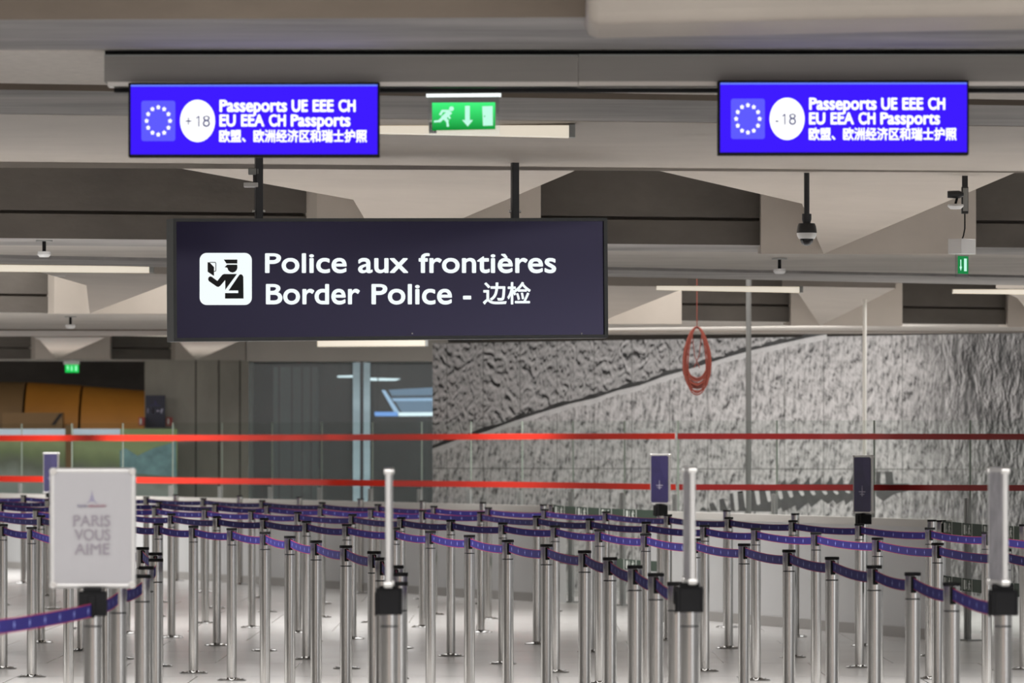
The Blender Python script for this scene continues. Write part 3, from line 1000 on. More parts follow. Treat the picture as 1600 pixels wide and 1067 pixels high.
# ------------------------------------------------------------------ border police sign
pl = Plane(610, 437, 31.0, math.radians(16.5))
r = pl.root('hanging_sign')
tag(r, 'long navy hanging sign reading Police aux frontières, Border Police in white', 'sign')
FR = [(270.5, 341.3), (949, 340.3), (950.5, 528), (271.5, 533.8)]
IN = [(275.5, 346.3), (943.5, 345.3), (944.8, 522.5), (276.8, 528)]
mb = MB()
fo, fi = pl.pts(FR, .0), pl.pts(IN, .0)
for i in range(4):
    j = (i + 1) % 4
    mb.hexa([fo[i], fo[j], fi[j], fi[i], fo[i] + Vector((0, .16, 0)), fo[j] + Vector((0, .16, 0)), fi[j] + Vector((0, .16, 0)), fi[i] + Vector((0, .16, 0))])
mb.build('frame', M['sign_frame'], r)
mb = MB(); q = [p + Vector((0, .012, 0)) for p in fi]
mb.hexa(q + [p + Vector((0, .13, 0)) for p in q]); mb.build('panel', M['sign_panel'], r)
mb = MB(); mb.poly(pl.pts(rrect(312.6, 395, 394.2, 476.4, 11), -.010)); mb.build('pictogram_field', M['lit_white'], r, normals=False)
mb = MB()
Z5 = lambda pp: [(300 + x / 5, 380 + y / 5) for x, y in pp]
for s_ in ([(250, 127), (356, 127), (356, 158), (271, 158)],
           [(276, 167), (355, 167), (357, 190), (352, 208), (338, 223), (318, 229), (300, 224), (285, 211), (278, 191), (257, 187)],
           [(124, 147), (140, 150), (174, 186), (174, 253), (166, 251), (124, 222)],
           [(140, 146), (184, 146), (191, 154), (191, 214), (184, 222), (174, 222), (174, 216), (181, 216), (185, 211), (185, 157), (181, 152), (140, 152)],
           [(128, 283), (130, 268), (142, 258), (157, 262), (200, 294), (238, 247), (252, 240), (353, 240), (262, 364), (261, 288), (224, 331), (210, 341), (196, 339), (134, 296)],
           [(372, 246), (384, 242), (396, 248), (403, 262), (405, 432), (260, 432), (260, 389), (363, 389), (363, 369), (288, 369)]):
    mb.poly(pl.pts(Z5(s_), -.006))
mb.build('officer_pictogram', M['pict_dark'], r, normals=False)


def pl_place(plane, d):
    def f(x, y, k): # photo columns/rows
        t, z = plane.t(x, -y)
        return Vector((t, d - .0002 * k, z))
    return f


mb = MB()
for w_, x0, x1 in (('Police', 414.6, 542.4), ('aux', 560, 638.7), ('frontières', 654.7, 869.8)): write(mb, w_, x0, x1, -425.5, -396.5, pl_place(pl, .009), bold=.95)
mb.build('lettering', M['lit_white'], r, normals=False)
mb = MB()
for w_, x0, x1 in (('Border', 416, 563), ('Police', 581, 707), ('-', 724, 737)): write(mb, w_, x0, x1, -474.5, -444.5, pl_place(pl, .009), bold=.95)
write(mb, '边检', 755, 830, -475, -441, pl_place(pl, .009), bold=.75, cjk=True)
mb.build('lettering', M['lit_white'], r, normals=False)
for px in (410, 811):
    t0_, z0_ = pl.t(px, 341.2)
    t1_, z1_ = pl.t(px, 245)
    hw = .020
    mb = MB(); mb.box((t0_ - hw, .06, z0_ - .004), (t0_ + hw, .10, z0_ + .34)); mb.build('suspension_pole', M['blackmetal'], r, bevel=.004)
    for sx in (-1, 1):
        mb = MB(); mb.lathe([(0, 0), (.008, 0), (.008, .012), (0, .014)], 10, M=Matrix.Translation((t0_ + sx * .022, .08, z0_ + .042)) @ Matrix.Rotation(sx * math.pi / 2, 4, 'Y')); mb.build('bolt', M['alu'], r)
for px in (645, 910):
    mb = MB(); q = pl.pts([(px, 521)], -.012)[0]
    mb.lathe([(0, 0), (.005, 0), (.004, .003), (0, .004)], 10, M=Matrix.Translation(q) @ Matrix.Rotation(math.pi / 2, 4, 'X')); mb.build('screw', M['alu'], r)


# ------------------------------------------------------------------ passport screens
def screen(dx, dy, num, label, w=392.5):
    Y = 22.55
    p_ = Plane(396.5 + dx, 187.5 + dy, Y, 0)
    r = p_.root('display_screen'); tag(r, label, 'screen', 'blue passport screens')
    X = lambda pp: [(x + dx, y + dy) for x, y in pp]
    mb = MB()
    q = p_.pts(X([(200.5, 129), (593, 128.3), (593, 245.3), (200.5, 245.6)]), 0)
    mb.hexa(q + [v + Vector((0, .07, 0)) for v in q]); mb.build('casing', M['black'], r, bevel=.004)
    mb = MB(); mb.poly(p_.pts(X([(204.3, 132.5), (589.8, 132), (589.8, 241), (204.3, 241.3)]), .003)); mb.build('screen', M['screen_blue'], r, normals=False)
    mb = MB(); mb.poly(p_.pts(X([(204.3, 132.5), (589.8, 132), (589.8, 134.8), (204.3, 135.3)]), .0035)); mb.build('light_band', M['screen_band'], r, normals=False)
    mb = MB(); mb.poly(p_.pts(X(rrect(221, 157.5, 274, 220.5, 4)), .004)); f = mb.build('flag', M['screen_flag'], r, normals=False)
    mb = MB()
    for k in range(12):
        a = k * math.pi / 6
        cx, cy = 247.5 + 18.3 * math.sin(a), 189 - 21.3 * math.cos(a)
        st = [(cx + (3.6 if j % 2 == 0 else 2.3) * math.sin(j * math.pi / 5), cy - (3.9 if j % 2 == 0 else 2.5) * math.cos(j * math.pi / 5)) for j in range(10)]
        mb.poly(p_.pts(X(st), .005))
    mb.build('stars', M['screen_white'], f, normals=False)
    mb = MB(); mb.poly(p_.pts(X(ellipse(308.8, 189, 27.3, 33, 40)), .004)); ov = mb.build('age_disc', M['screen_white'], r, normals=False)
    pp = lambda x, y, k: (lambda tz: Vector((tz[0], -.0055 - .0002 * k, tz[1])))(p_.t(x + dx, -y + dy))
    mb = MB()
    if num[0] == '+': parts_, x1_ = (('+', 290, 299.3, False), ('8', 316.8, 328.3, False)), 311.8
    else: parts_, x1_ = (('-', 290.5, 295.4, False), ('8', 311.6, 322.8, False)), 306.2
    mb.poly([pp(x1_ + x, y, 0) for x, y in ((-1.9, -198.3), (0, -198.3), (0, -181), (-1.6, -181), (-5.6, -184.4), (-5.0, -186), (-1.9, -183.6))])
    for w_, x0, x1, cj in parts_: write(mb, w_, x0, x1, -198.3, -181, pp, cjk=cj)
    mb.build('age_number', M['screen_ink'], ov, normals=False)
    for ws, yb, yt, bo, cj in (((('Passeports', 343.1, 448.6), ('UE', 455.7, 481), ('EEE', 488.6, 521.5), ('CH', 529, 555.7)), -174.2, -156.8, .8, False),
                               ((('EU', 343, 368.4), ('EEA', 376.7, 413.2), ('CH', 420.3, 446.8), ('Passports', 454.4, 547.6)), -197, -179.8, .8, False),
                               ((('欧盟、欧洲经济区和瑞士护照', 342.6, 573.5),), -222.2, -203, .55, True)):
        mb = MB()
        for w_, x0, x1 in ws: write(mb, w_, x0, x1, yb, yt, pp, bold=bo, cjk=cj)
        mb.build('lettering', M['screen_white'], r, normals=False)
    return r


screen(0, 0, '+18', 'blue passport screen with +18 in a white disc, hung from the trunking')
screen(921, -3.2, '-18', 'blue passport screen with -18 in a white disc, hung from the trunking')

# cable trunking the screens hang from
Yt = 22.62
r = empty('cable_trunking', P(900, 128, Yt))
tag(r, 'long grey metal cable trunking under the ceiling, above both blue screens', 'cable trunking')


def tbox(x0, x1, y0, y1, Y, dep, m, name, par, x1y=None, bevel=0):
    o = par.location if par else Vector((0, 0, 0))
    a, b2 = P(x0, y1, Y) - o, P(x1, y0, Y) - o
    mb = MB(); mb.box((a.x, a.y, a.z), (b2.x, a.y + dep, b2.z))
    return mb.build(name, m, par, bevel=bevel)


tbox(163, 903, 87, 127.5, Yt, .16, M['trunk'], 'body', r)
tbox(904, 2000, 86.5, 127, Yt, .16, M['trunk'], 'body', r)
tbox(163, 903, 85.2, 87.5, Yt - .008, .17, M['grey_metal'], 'upper_lip', r)
tbox(904, 2000, 84.6, 87, Yt - .008, .17, M['grey_metal'], 'upper_lip', r)
tbox(168, 903, 127.5, 134.5, Yt + .02, .12, M['alu'], 'lower_lip', r)
tbox(904, 2000, 127, 134, Yt + .02, .12, M['alu'], 'lower_lip', r)
tbox(164, 2000, 79.0, 86, Yt + .02, .15, M['black'], 'gap_shade_strip', r)  # black strip put in for the shaded gap above the trunking
tbox(178, 2000, 137.5, 143.8, Yt + .10, .06, M['black'], 'conduit', r)


# ------------------------------------------------------------------ exit signs
def runner(mb, place, S):
    for s_ in (ellipse(560, 368, 46, 46, 16), limb((520, 440), (410, 540), 92), limb((510, 412), (385, 412), 46), limb((385, 412), (345, 480), 46), limb((400, 540), (330, 605), 56), limb((330, 605), (235, 614), 40),
               limb((420, 540), (478, 605), 60), limb((478, 605), (490, 700), 44), limb((520, 450), (500, 505), 44), limb((500, 505), (528, 552), 36)):
        mb.poly(place([S(*p) for p in s_]))


pe = Plane(724, 178, 23.4)
r = pe.root('exit_sign')
tag(r, 'lit green exit sign with running man, arrow and door, between both screens', 'exit sign')
S = lambda x, y: (660 + x / 12.31, 140 + y / 12.31)
mb = MB(); q = pe.pts([(666, 147), (783, 146), (783, 150.3), (666, 151)], .02); mb.hexa(q + [v + Vector((0, .07, 0)) for v in q]); mb.build('lamp_bar', emission('exit_lamp', (.95, 1, 1), 1.2), r)
mb = MB(); q = pe.pts([(669, 150.5), (780, 150), (781, 211), (669, 212)], -.004); mb.hexa(q + [v + Vector((0, .010, 0)) for v in q]); mb.build('acrylic_plate', M['acrylic'], r)


def exit_green():
    m = bpy.data.materials.new('lit_exit_green'); m.use_nodes = True
    N, L = nodes(m); N.remove(N['Principled BSDF'])
    t = N.new('ShaderNodeTexCoord'); s = N.new('ShaderNodeSeparateXYZ'); L.new(t.outputs['Generated'], s.inputs[0])
    rr = N.new('ShaderNodeValToRGB')
    for e_, (p, c) in zip(rr.color_ramp.elements, ((0, srgb(18, 140, 52)), (1, srgb(70, 250, 130)))):
        e_.position = p; e_.color = (*c, 1)
    L.new(s.outputs['Z'], rr.inputs[0])
    e = N.new('ShaderNodeEmission'); L.new(rr.outputs[0], e.inputs[0]); L.new(e.outputs[0], N['Material Output'].inputs[0])
    return m


M['exit_green'] = exit_green()
M['exit_white'] = emission('lit_exit_white', srgb(196, 255, 232), 1.0)
mb = MB(); mb.poly(pe.pts([(675, 160.3), (774, 159.8), (774, 202), (675.3, 204)], .001)); mb.build('green_field', M['exit_green'], r, normals=False)
mb = MB(); pp = lambda a: pe.pts(a, .003)
runner(mb, pp, S)
mb.poly(pp([S(*p) for p in [(820, 312), (912, 312), (912, 585), (975, 585), (872, 710), (762, 585), (820, 585)]]))
mb.poly(pp([S(*p) for p in [(1150, 322), (1350, 316), (1356, 692), (1166, 696)]]))
mb.build('pictograms', M['exit_white'], r, normals=False)
mb = MB(); mb.poly(pp([S(*p) for p in ellipse(1195, 510, 16, 20, 10)])); mb.build('door_handle_mark', M['exit_green'], r, normals=False)
mb = MB(); q = pe.pts([(670, 191), (682, 191), (682, 207.5), (670, 207.5)], -.008); mb.hexa(q + [v + Vector((0, .03, 0)) for v in q]); mb.build('corner_bracket', M['black'], r)
mb = MB(); q = pe.pts([(712, 92), (737, 92), (737, 147), (712, 147)], 0); mb.hexa([v + Vector((0, .01, 0)) for v in q] + [v + Vector((0, .03, 0)) for v in q]); mb.build('hanger', M['black'], r)

# turned exit sign at the right
pr = Plane(1503, 385, 32.2, math.radians(52))
r = pr.root('exit_sign')
tag(r, 'small turned green exit sign under a white box, hung by the camera post', 'exit sign')
mb = MB(); mb.box((-.075, -.045, -.044), (.075, .045, .042)); mb.build('housing', M['white_plastic'], r, bevel=.003)
mb = MB(); mb.box((-.062, -.006, -.175), (.062, .006, -.045)); mb.build('acrylic_plate', M['acrylic'], r)
mb = MB(); mb.quad([(-.054, -.0075, -.155), (.054, -.0075, -.155), (.054, -.0075, -.055), (-.054, -.0075, -.055)]); mb.build('green_field', emission('dim_exit_green', srgb(32, 132, 70), 1), r, normals=False)
mb = MB()
mb.poly([(x, -.009, z) for x, z in ((-.030, -.075), (-.020, -.075), (-.020, -.115), (-.012, -.115), (-.025, -.140), (-.038, -.115), (-.030, -.115))])
mb.poly([(x, -.009, z) for x, z in ((.008, -.140), (.036, -.140), (.036, -.068), (.008, -.068))])
mb.build('pictograms', M['exit_white'], r, normals=False)
mb = MB(); mb.tube([(0, 0, .04), (.006, -.006, .06), (.010, -.0128, .10), (.010, -.0128, .195)], .004, 8); mb.build('wire', M['black'], r)

# far exit sign at the left
pf = Plane(112, 572, 76.3)
r = pf.root('exit_sign')
tag(r, 'small glowing green exit sign below the far beam, above the orange pod', 'exit sign')
mb = MB(); q = pf.pts([(99.5, 563.5), (124, 563), (124, 569.5), (99.5, 569.5)], .03); mb.hexa(q + [v + Vector((0, .09, 0)) for v in q]); mb.build('housing', M['white_plastic'], r)
mb = MB(); q = pf.pts([(101.5, 569.5), (123, 569.5), (123, 582), (102, 582)], 0); mb.hexa(q + [v + Vector((0, .012, 0)) for v in q]); mb.build('green_field', emission('far_exit_green', srgb(25, 205, 85), 1), r)
mb = MB()
for s_ in ([(104, 572), (107.5, 571.5), (107, 579), (105.5, 578)], [(111, 571.5), (113, 571.5), (113.5, 578), (112, 580), (110.5, 578)], [(117, 571.5), (120.5, 571.5), (120.5, 579.5), (117, 579.5)]):
    mb.poly(pf.pts(s_, .004))
mb.build('pictograms', emission('far_exit_white', srgb(150, 255, 190), 1), r, normals=False)
mb = MB(); q = pf.pts([(108, 555), (116, 555), (116, 563.5), (108, 563.5)], -.02); mb.hexa(q + [v + Vector((0, .03, 0)) for v in q]); mb.build('hanger', M['white_plastic'], r)

# ------------------------------------------------------------------ cameras
sY = 32.0
c = P(1260.5, 268, sY); s = F / sY
r = empty('dome_camera', c)
tag(r, 'black dome camera with a white band hanging on a pole', 'security camera')
mb = MB(); mb.lathe([(0, .06), (.0155, .06), (.0155, -68 / s), (0, -68 / s)], 20); mb.build('pole', M['blackmetal'], r)
mb = MB(); mb.lathe([(0, -66 / s), (.027, -66 / s), (.027, -75 / s), (.020, -82 / s), (0, -82 / s)], 20); mb.build('coupler', M['blackmetal'], r)
mb = MB(); mb.lathe([(0, -81 / s), (.046, -81 / s), (.052, -85 / s), (.054, -88 / s), (.057, -94 / s), (.058, -96 / s), (0, -96 / s)], 28); mb.build('housing', M['blackmetal'], r)
mb = MB(); mb.lathe([(.0, -95.8 / s), (.057, -95.8 / s), (.055, -100 / s), (.046, -105 / s), (0, -105 / s)], 28); mb.build('band', M['white_plastic'], r)
R_ = 10.3 / s
mb = MB(); mb.lathe([(R_, -104.5 / s)] + [(R_ * math.cos(a), -106 / s - R_ * math.sin(a)) for a in [k * math.pi / 16 for k in range(0, 8)]] + [(0, -106 / s - R_)], 24); mb.build('dome', M['lens'], r)

c = P(1507.5, 270, 32.2); s = F / 32.2
r = empty('camera_post', c)
tag(r, 'black ceiling post with a cable box, above the turned exit sign', 'camera post')
mb = MB(); mb.box((-.016, -.012, -40 / s), (.016, .012, .06)); mb.build('post', M['blackmetal'], r)
mb = MB(); mb.box((-.020, -.020, -64 / s), (.019, .016, -22 / s)); mb.build('cable_box', M['blackmetal'], r, bevel=.003)
mb = MB(); mb.box((-.012, -.023, -60 / s), (.016, -.019, -24 / s)); mb.build('cover_plate', M['grey_metal'], r)
c = P(1493, 305, 32.1)
r = empty('bullet_camera', c, 0)
tag(r, 'small black camera with pale shade, fixed to the post above the turned exit sign', 'security camera')
M4 = Matrix.Rotation(math.pi / 2, 4, 'Y')
mb = MB(); mb.lathe([(0, -.045), (.020, -.045), (.022, -.01), (.022, .02), (.012, .045), (0, .045)], 18, M=Matrix.Translation((0, 0, .004)) @ M4); mb.build('body', M['blackmetal'], r)
mb = MB(); mb.tube([(.01, 0, -.01), (.005, 0, -.03), (.0, .0, -.048)], .007, 8); mb.build('bracket', M['black'], r)
mb = MB(); mb.lathe([(0, -.048), (.044, -.052), (.046, -.062), (.03, -.078), (0, -.080)], 22); mb.build('shade', M['white_plastic'], r)

c = P(396, 270, 30.87)
r = empty('bullet_camera', c, 0)
tag(r, 'small grey camera with flat pale plate, on the navy sign\'s first pole', 'security camera')
mb = MB(); mb.box((-.028, -.02, -.012), (.030, .02, .026)); mb.build('body', M['grey_metal'], r, bevel=.006)
mb = MB(); mb.box((-.002, -.012, -.055), (.014, .012, -.012)); mb.build('bracket', M['blackmetal'], r)
mb = MB(); mb.box((-.052, -.035, -.078), (.026, .035, -.054)); mb.build('plate', M['white_plastic'], r, bevel=.003)


# ------------------------------------------------------------------ sprinklers / detectors under the soffits
def detector(px, py, Y, label, dark=True):
    p = P(px, py, Y)
    r = empty('ceiling_detector', p)
    tag(r, label, 'detector', 'detectors under the beams')
    s = F / Y
    mb = MB(); mb.lathe([(0, .07), (.012, .07), (.012, 0), (0, 0)], 12); mb.build('stem', M['black'], r)
    mb = MB(); mb.lathe([(0, .066), (.055, .066), (.055, .074), (0, .074)], 18); mb.build('mount', M['grey_metal'], r)
    mb = MB(); mb.lathe([(0, .0), (.042, 0), (.045, -.02), (.03, -.036), (0, -.038)], 20); mb.build('head', M['white_plastic'], r)


def Yz(z, py): return F * (z - EYE) / (HY - py)


detector(69, 393, Yz(2.80, 393), 'white detector on a short stem under pale beam, upper of two at left')
detector(1218, 420, Yz(2.80, 420), 'white detector on a short stem under the beam below the dome camera')
detector(110, 507, Yz(2.645, 507), 'small detector under the lower pale beam, above the far exit sign')
p_ = P(92, 427.5, 44)
r = empty('wall_lamp', p_); tag(r, 'small white lamp at the end of a strip light, over the capital', 'lamp')
mb = MB(); mb.box((-.06, -.05, -.02), (.06, .05, .022)); mb.build('housing', M['white_plastic'], r, bevel=.015)
mb = MB(); mb.box((-.02, 0, .02), (.02, .03, .05)); mb.build('bracket', M['grey_metal'], r)


# ------------------------------------------------------------------ strip lights along the beams
def strip_light(x0, x1, yt0, yb0, yt1, yb1, Y, label, dep=.10, Y1=None, on=None):
    if on: Y, Y1 = yface(*on, x0) + .03, yface(*on, x1) + .03
    Y1 = Y1 or Y
    a, b2 = P(x0, yb0, Y), P(x1, yb1, Y1)
    at_, bt = P(x0, yt0, Y), P(x1, yt1, Y1)
    r = empty('strip_light', (a + b2) / 2); tag(r, label, 'strip light', 'strip lights along the beams')
    o = r.location
    mb = MB(); D = Vector((0, dep, 0)); up = Vector((0, 0, .006))
    lo = [a - o + up, b2 - o + up, b2 - o + D + up, a - o + D + up]
    hi = [at_ - o, bt - o, bt - o + D, at_ - o + D]
    mb.hexa(lo + hi); mb.build('housing', M['precast'], r)
    mb = MB(); D2 = Vector((0, dep * .9, 0)); e = Vector((0, -.004, 0))
    f1 = Vector((0, 0, (yb0 - yt0) * Y / F * .12))
    mb.hexa([a - o, b2 - o, b2 - o + D2, a - o + D2, a - o + up, b2 - o + up, b2 - o + D2 + up, a - o + D2 + up])
    mb.hexa([a - o + e, b2 - o + e, b2 - o, a - o, at_ - o + e - f1, bt - o + e - f1, bt - o - f1, at_ - o - f1])
    mb.build('diffuser', M['diffuser'], r)
    mb = MB(); mb.hexa([b2 - o + e, b2 - o + e + Vector((.03, 0, 0)), b2 - o + D + Vector((.03, 0, 0)), b2 - o + D, bt - o + e, bt - o + e + Vector((.03, 0, 0)), bt - o + D + Vector((.03, 0, 0)), bt - o + D]); mb.build('end_cap', M['grey_metal'], r)


strip_light(560, 889, 195, 207, 194.5, 214, 27.6, 'bright strip light along the beige beam behind the middle exit sign')
strip_light(-200, 233, 410, 422, 415, 426, 0, 'strip light along the beam above the capital beside the navy sign', on=(2.88, 412, 446))
strip_light(1026, 1249, 446, 452.5, 447.5, 457, 0, 'strip light over the mural, between coiled cable and white pole', on=(2.88, 412, 446))
strip_light(1489, 1900, 451.5, 458, 452, 463, 0, 'strip light over the mural at the right edge', on=(2.88, 412, 446))
strip_light(139, 270, 520.5, 524, 521, 525.5, 0, 'short strip light under the far beam, beside the navy sign', on=(2.72, 525.5, 521))
strip_light(496, 664, 529, 541.5, 530, 540.5, 0, 'strip light peeping out below the navy hanging sign', on=(2.72, 525.5, 521))

# ------------------------------------------------------------------ poles and cable coil
pY = 50.6
c = P(1178.5, 703, pY)
mb = MB(); mb.lathe([(0, 0), (.024, 0), (.024, 3.94), (0, 3.94)], 16)
o = mb.build('floor_to_ceiling_pole', mat('dull_grey_pole', (.17, .17, .165), .5, .1)); o.location = (c.x, c.y + 1.2, 0)
tag(o, 'thin grey pole before the mural, just right of the coiled cable', 'pole')
c = P(1351, 703, 49.0)
mb = MB(); mb.lathe([(0, 0), (.0175, 0), (.0175, 2.90), (0, 2.90)], 16)
o = mb.build('floor_to_ceiling_pole', M['white_paint']); o.location = (c.x, c.y, 0)
tag(o, 'thin bright white pole before the mural, above a navy sign', 'pole')

cY = 52.0
s = F / cY
top = P(1089, 511, cY)
r = empty('cable_coil', top)
tag(r, 'coil of red-brown cable hanging in front of the mural', 'cable')
mb = MB()
loops = [(19, 88, 0), (20.5, 92, .01), (18, 84, -.01), (21, 95, .02), (17, 80, .0), (20, 100, -.02), (16.5, 82, .015), (19.5, 90, -.015)]
for k, (w, h, dy) in enumerate(loops):
    pts = []
    for i in range(36):
        a = 2 * math.pi * i / 36
        x = w * math.sin(a) * (1 - .25 * math.cos(a)) + random.uniform(-.5, .5)
        y = -(h / 2) * (1 - math.cos(a)) + random.uniform(-.5, .5) - random.uniform(0, .6)
        pts.append((x / s, dy, y / s))
    mb.tube(pts, .0085, 6, closed=True)
mb.build('cable_loops', M['cable'], r)
mb = MB()
for w, h in ((17, 106), (14, 103)):
    pts = [((w * math.sin(a) * (1 - .2 * math.cos(a))) / s, -.025, (-(h / 2) * (1 - math.cos(a))) / s) for a in [math.pi * (0 + 2 * i / 36) for i in range(36)]]
    mb.tube(pts, .006, 6, closed=True)
mb.build('loose_loop', M['cable'], r)
mb = MB(); mb.tube([(-8 / s, -.03, -8 / s), (-4 / s, -.03, -45 / s), (4 / s, -.03, -64 / s)], .004, 6); mb.tube([(8 / s, -.03, -8 / s), (3 / s, -.03, -45 / s), (-5 / s, -.03, -64 / s)], .004, 6); mb.build('loose_end', M['cable'], r)
mb = MB(); mb.tube([(0, 0, 0), (0, 0, 3.96 - top.z)], .004, 6); mb.build('hanging_cord', M['cable'], r)


# ------------------------------------------------------------------ A3 sign holders on posts
def sign_holder(px, ytop, ybot, Y, rz, wid, label, kind, clamp_y=None, yo=0.0):
    s = F / Y
    base = P(px, ybot, Y)
    r = empty('sign_holder', base, rz); tag(r, label, 'sign', 'sign holders on the belt posts')
    H = (ybot - ytop) / s
    w = wid / 2
    th = .012
    cz0, cz1 = (P(px, clamp_y[1], Y).z - base.z, P(px, clamp_y[0], Y).z - base.z) if clamp_y else (-.10, -.002)
    mb = MB()
    zt_ = max(cz1 - .012, 1.002 - base.z)
    for x0_, y0_, x1_, y1_ in ((-.048, -.046, .048, -.0365), (-.048, .0365, .048, .046), (-.048, -.0365, -.0365, .0365), (.0365, -.0365, .048, .0365)):
        mb.box((x0_, y0_, cz0), (x1_, y1_, zt_))
    mb.box((-.048, -.046, zt_), (.048, .046, zt_ + .006)); mb.box((-.03, -.034, zt_ + .006), (.03, .034, max(.004, zt_ + .008))); mb.box((-.012, -.051, cz0 - .006), (.012, -.046, cz1 - .02))
    mb.build('clamp', M['black'], r, bevel=.008)
    mb = MB(); mb.box((-w + .006, -th + .004, .008), (w - .006, th - .004, H - .008))
    mb.build('poster', M['poster_white'] if kind == 'paris' else (M['navy_poster'] if kind != 'pale' else mat('faded_poster', (.27, .262, .28), .35, var=.5, scale=11)), r)
    rr = .0105
    for nm, (p0, p1) in {'top_rail': ((-w + .012, H - .010), (w - .012, H - .010)), 'bottom_rail': ((-w + .012, .010), (w - .012, .010)), 'side_rail': ((-w + .008, .014), (-w + .008, H - .014)), 'side_rail.001': ((w - .008, .014), (w - .008, H - .014))}.items():
        mb = MB(); mb.tube([(p0[0], 0, p0[1]), (p1[0], 0, p1[1])], rr, 12); mb.build(nm, M['frame_alu'], r)
    for sx in (-1, 1):
        for z in (.012, H - .012):
            mb = MB(); mb.lathe([(0, -.016), (.012, -.014), (.0135, -.008), (.0135, .008), (.012, .014), (0, .016)], 14, M=Matrix.Translation((sx * (w - .010), 0, z)) @ Matrix.Rotation(math.pi / 2, 4, 'X')); mb.build('corner', M['alu'], r)
    for c_ in r.children:
        if not c_.name.startswith('clamp'): c_.location.y += yo
    return r, w, H, th


M['frame_alu'] = mat('satin_aluminium_frame', (.62, .61, .60), .35, .5)
r, w, H, th = sign_holder(145, 731, 919, 20.07, 0, .300, 'pale framed sign reading PARIS VOUS AIME on a belt post', 'paris', (921, 962))
sc_ = 20.07 / F
LP = lambda x, y, k: Vector(((x - 145) * sc_, -th + .0025 - .0003 * k, (919 + y) * sc_))
mb = MB()
for body, x0, x1, yb, yt in (('PARIS', 115, 172.5, -822, -805), ('VOUS', 117, 172.5, -844, -827), ('AIME', 117, 171.5, -866, -849)):
    write(mb, body, x0, x1, yb, yt, LP, bold=.1)
mb.build('lettering', M['poster_ink'], r, normals=False)
mb = MB()
tw = [(144, 765), (145.5, 774), (147.5, 780), (149.5, 784), (153, 786), (150, 786), (147, 783.5), (141, 783.5), (138, 786), (135, 786), (138.5, 784), (140.5, 780), (142.7, 774)]
mb.poly([LP(x, -y, 0) for x, y in tw]); mb.build('tower_emblem', M['poster_tower'], r, normals=False)
mb = MB(); write(mb, 'PARIS', 121.5, 136, -792.2, -788.6, LP, bold=.15); write(mb, 'AEROPORT', 137.5, 166.5, -792.2, -788.6, LP, bold=.15, mi=1)
mb.build('small_lettering', [M['poster_tower'], M['poster_red']], r, normals=False)

sign_holder(608, 731, 917, 20.07, math.radians(-90), .297, 'framed sign seen edge-on atop a belt post, left of centre', 'pale', (916, 960))
sign_holder(1077, 729, 912, 20.07, math.radians(-87), .297, 'framed sign turned almost edge-on atop a belt post near the middle', 'pale', (914, 956))
sign_holder(1567, 730, 914, 20.07, math.radians(-84.5), .297, 'framed sign turned almost edge-on atop a belt post at right edge', 'pale', (919, 961), yo=-.017)


def far_poster(px, yt, yb, Y, rz, label, clamp):
    r, w, H, th = sign_holder(px, yt, yb, Y, rz, .30, label, 'navy', clamp)
    mb = MB()
    y_ = -th + .002
    mb.poly([(w * .1, y_, H * .95), (w * .85, y_, H * .95), (w * .85, y_, H * .45), (w * .35, y_, H * .58), (w * .1, y_, H * .75)]); mb.build('poster_shape', M['poster_shape'], r, normals=False)
    mb = MB()
    mb.poly([(x, y_ - .001, z) for x, z in ((-w * .35, H * .37), (w * .35, H * .37), (w * .35, H * .385), (-w * .35, H * .385))])
    mb.poly([(x, y_ - .001, z) for x, z in ((-w * .06, H * .30), (w * .06, H * .30), (w * .02, H * .48), (-w * .02, H * .48))])
    mb.poly([(x, y_ - .001, z) for x, z in ((-w * .25, H * .33), (w * .25, H * .33), (w * .25, H * .342), (-w * .25, H * .342))])
    mb.build('poster_print', M['poster_text'], r, normals=False)


far_poster(80, 707, 770.5, F * .51 / 68, math.radians(-50), 'navy framed sign rising behind the PARIS VOUS AIME sign', (771, 777))
far_poster(1032, 709, 788, F * .51 / 91.5, math.radians(-58), 'navy framed sign by the exit gap, left of the red tape change', (788, 806))
far_poster(1349, 711, 803, F * .51 / 103.5, math.radians(-65), 'navy framed sign before the dark toothed print on the mural', (801, 819))

# ------------------------------------------------------------------ far left: column, pod, advertising wall, glass room
Yc = 76.5
a, b2 = P(226, 563, Yc), P(390, 563, Yc)
mb = MB(); mb.box((a.x, Yc, 0), (b2.x, Yc + 1.2, 3.5))
for px in (306, 342, 375):
    q = P(px, 600, Yc); mb.box((q.x - .008, Yc - .004, 0), (q.x + .008, Yc + .002, 2.72), mi=1)
struct(mb.build('wall_column', [M['concrete_wall'], M['dark_line']]))
mb = MB(); a, b2 = P(-150, 570, 84), P(226, 570, 84); mb.box((-30, 84, 0), (b2.x + .4, 84.3, 3.9)); struct(mb.build('wall_far_left', M['concrete_dark']))

# orange clad pod
Yo = 81.0
s = F / Yo
r = empty('orange_pod', P(60, 703, Yo)); tag(r, 'big orange rounded cladding pod under the far ceiling', 'pod')
o = r.location
o = Vector((o.x, o.y, 0)); r.location = o
mb = MB()


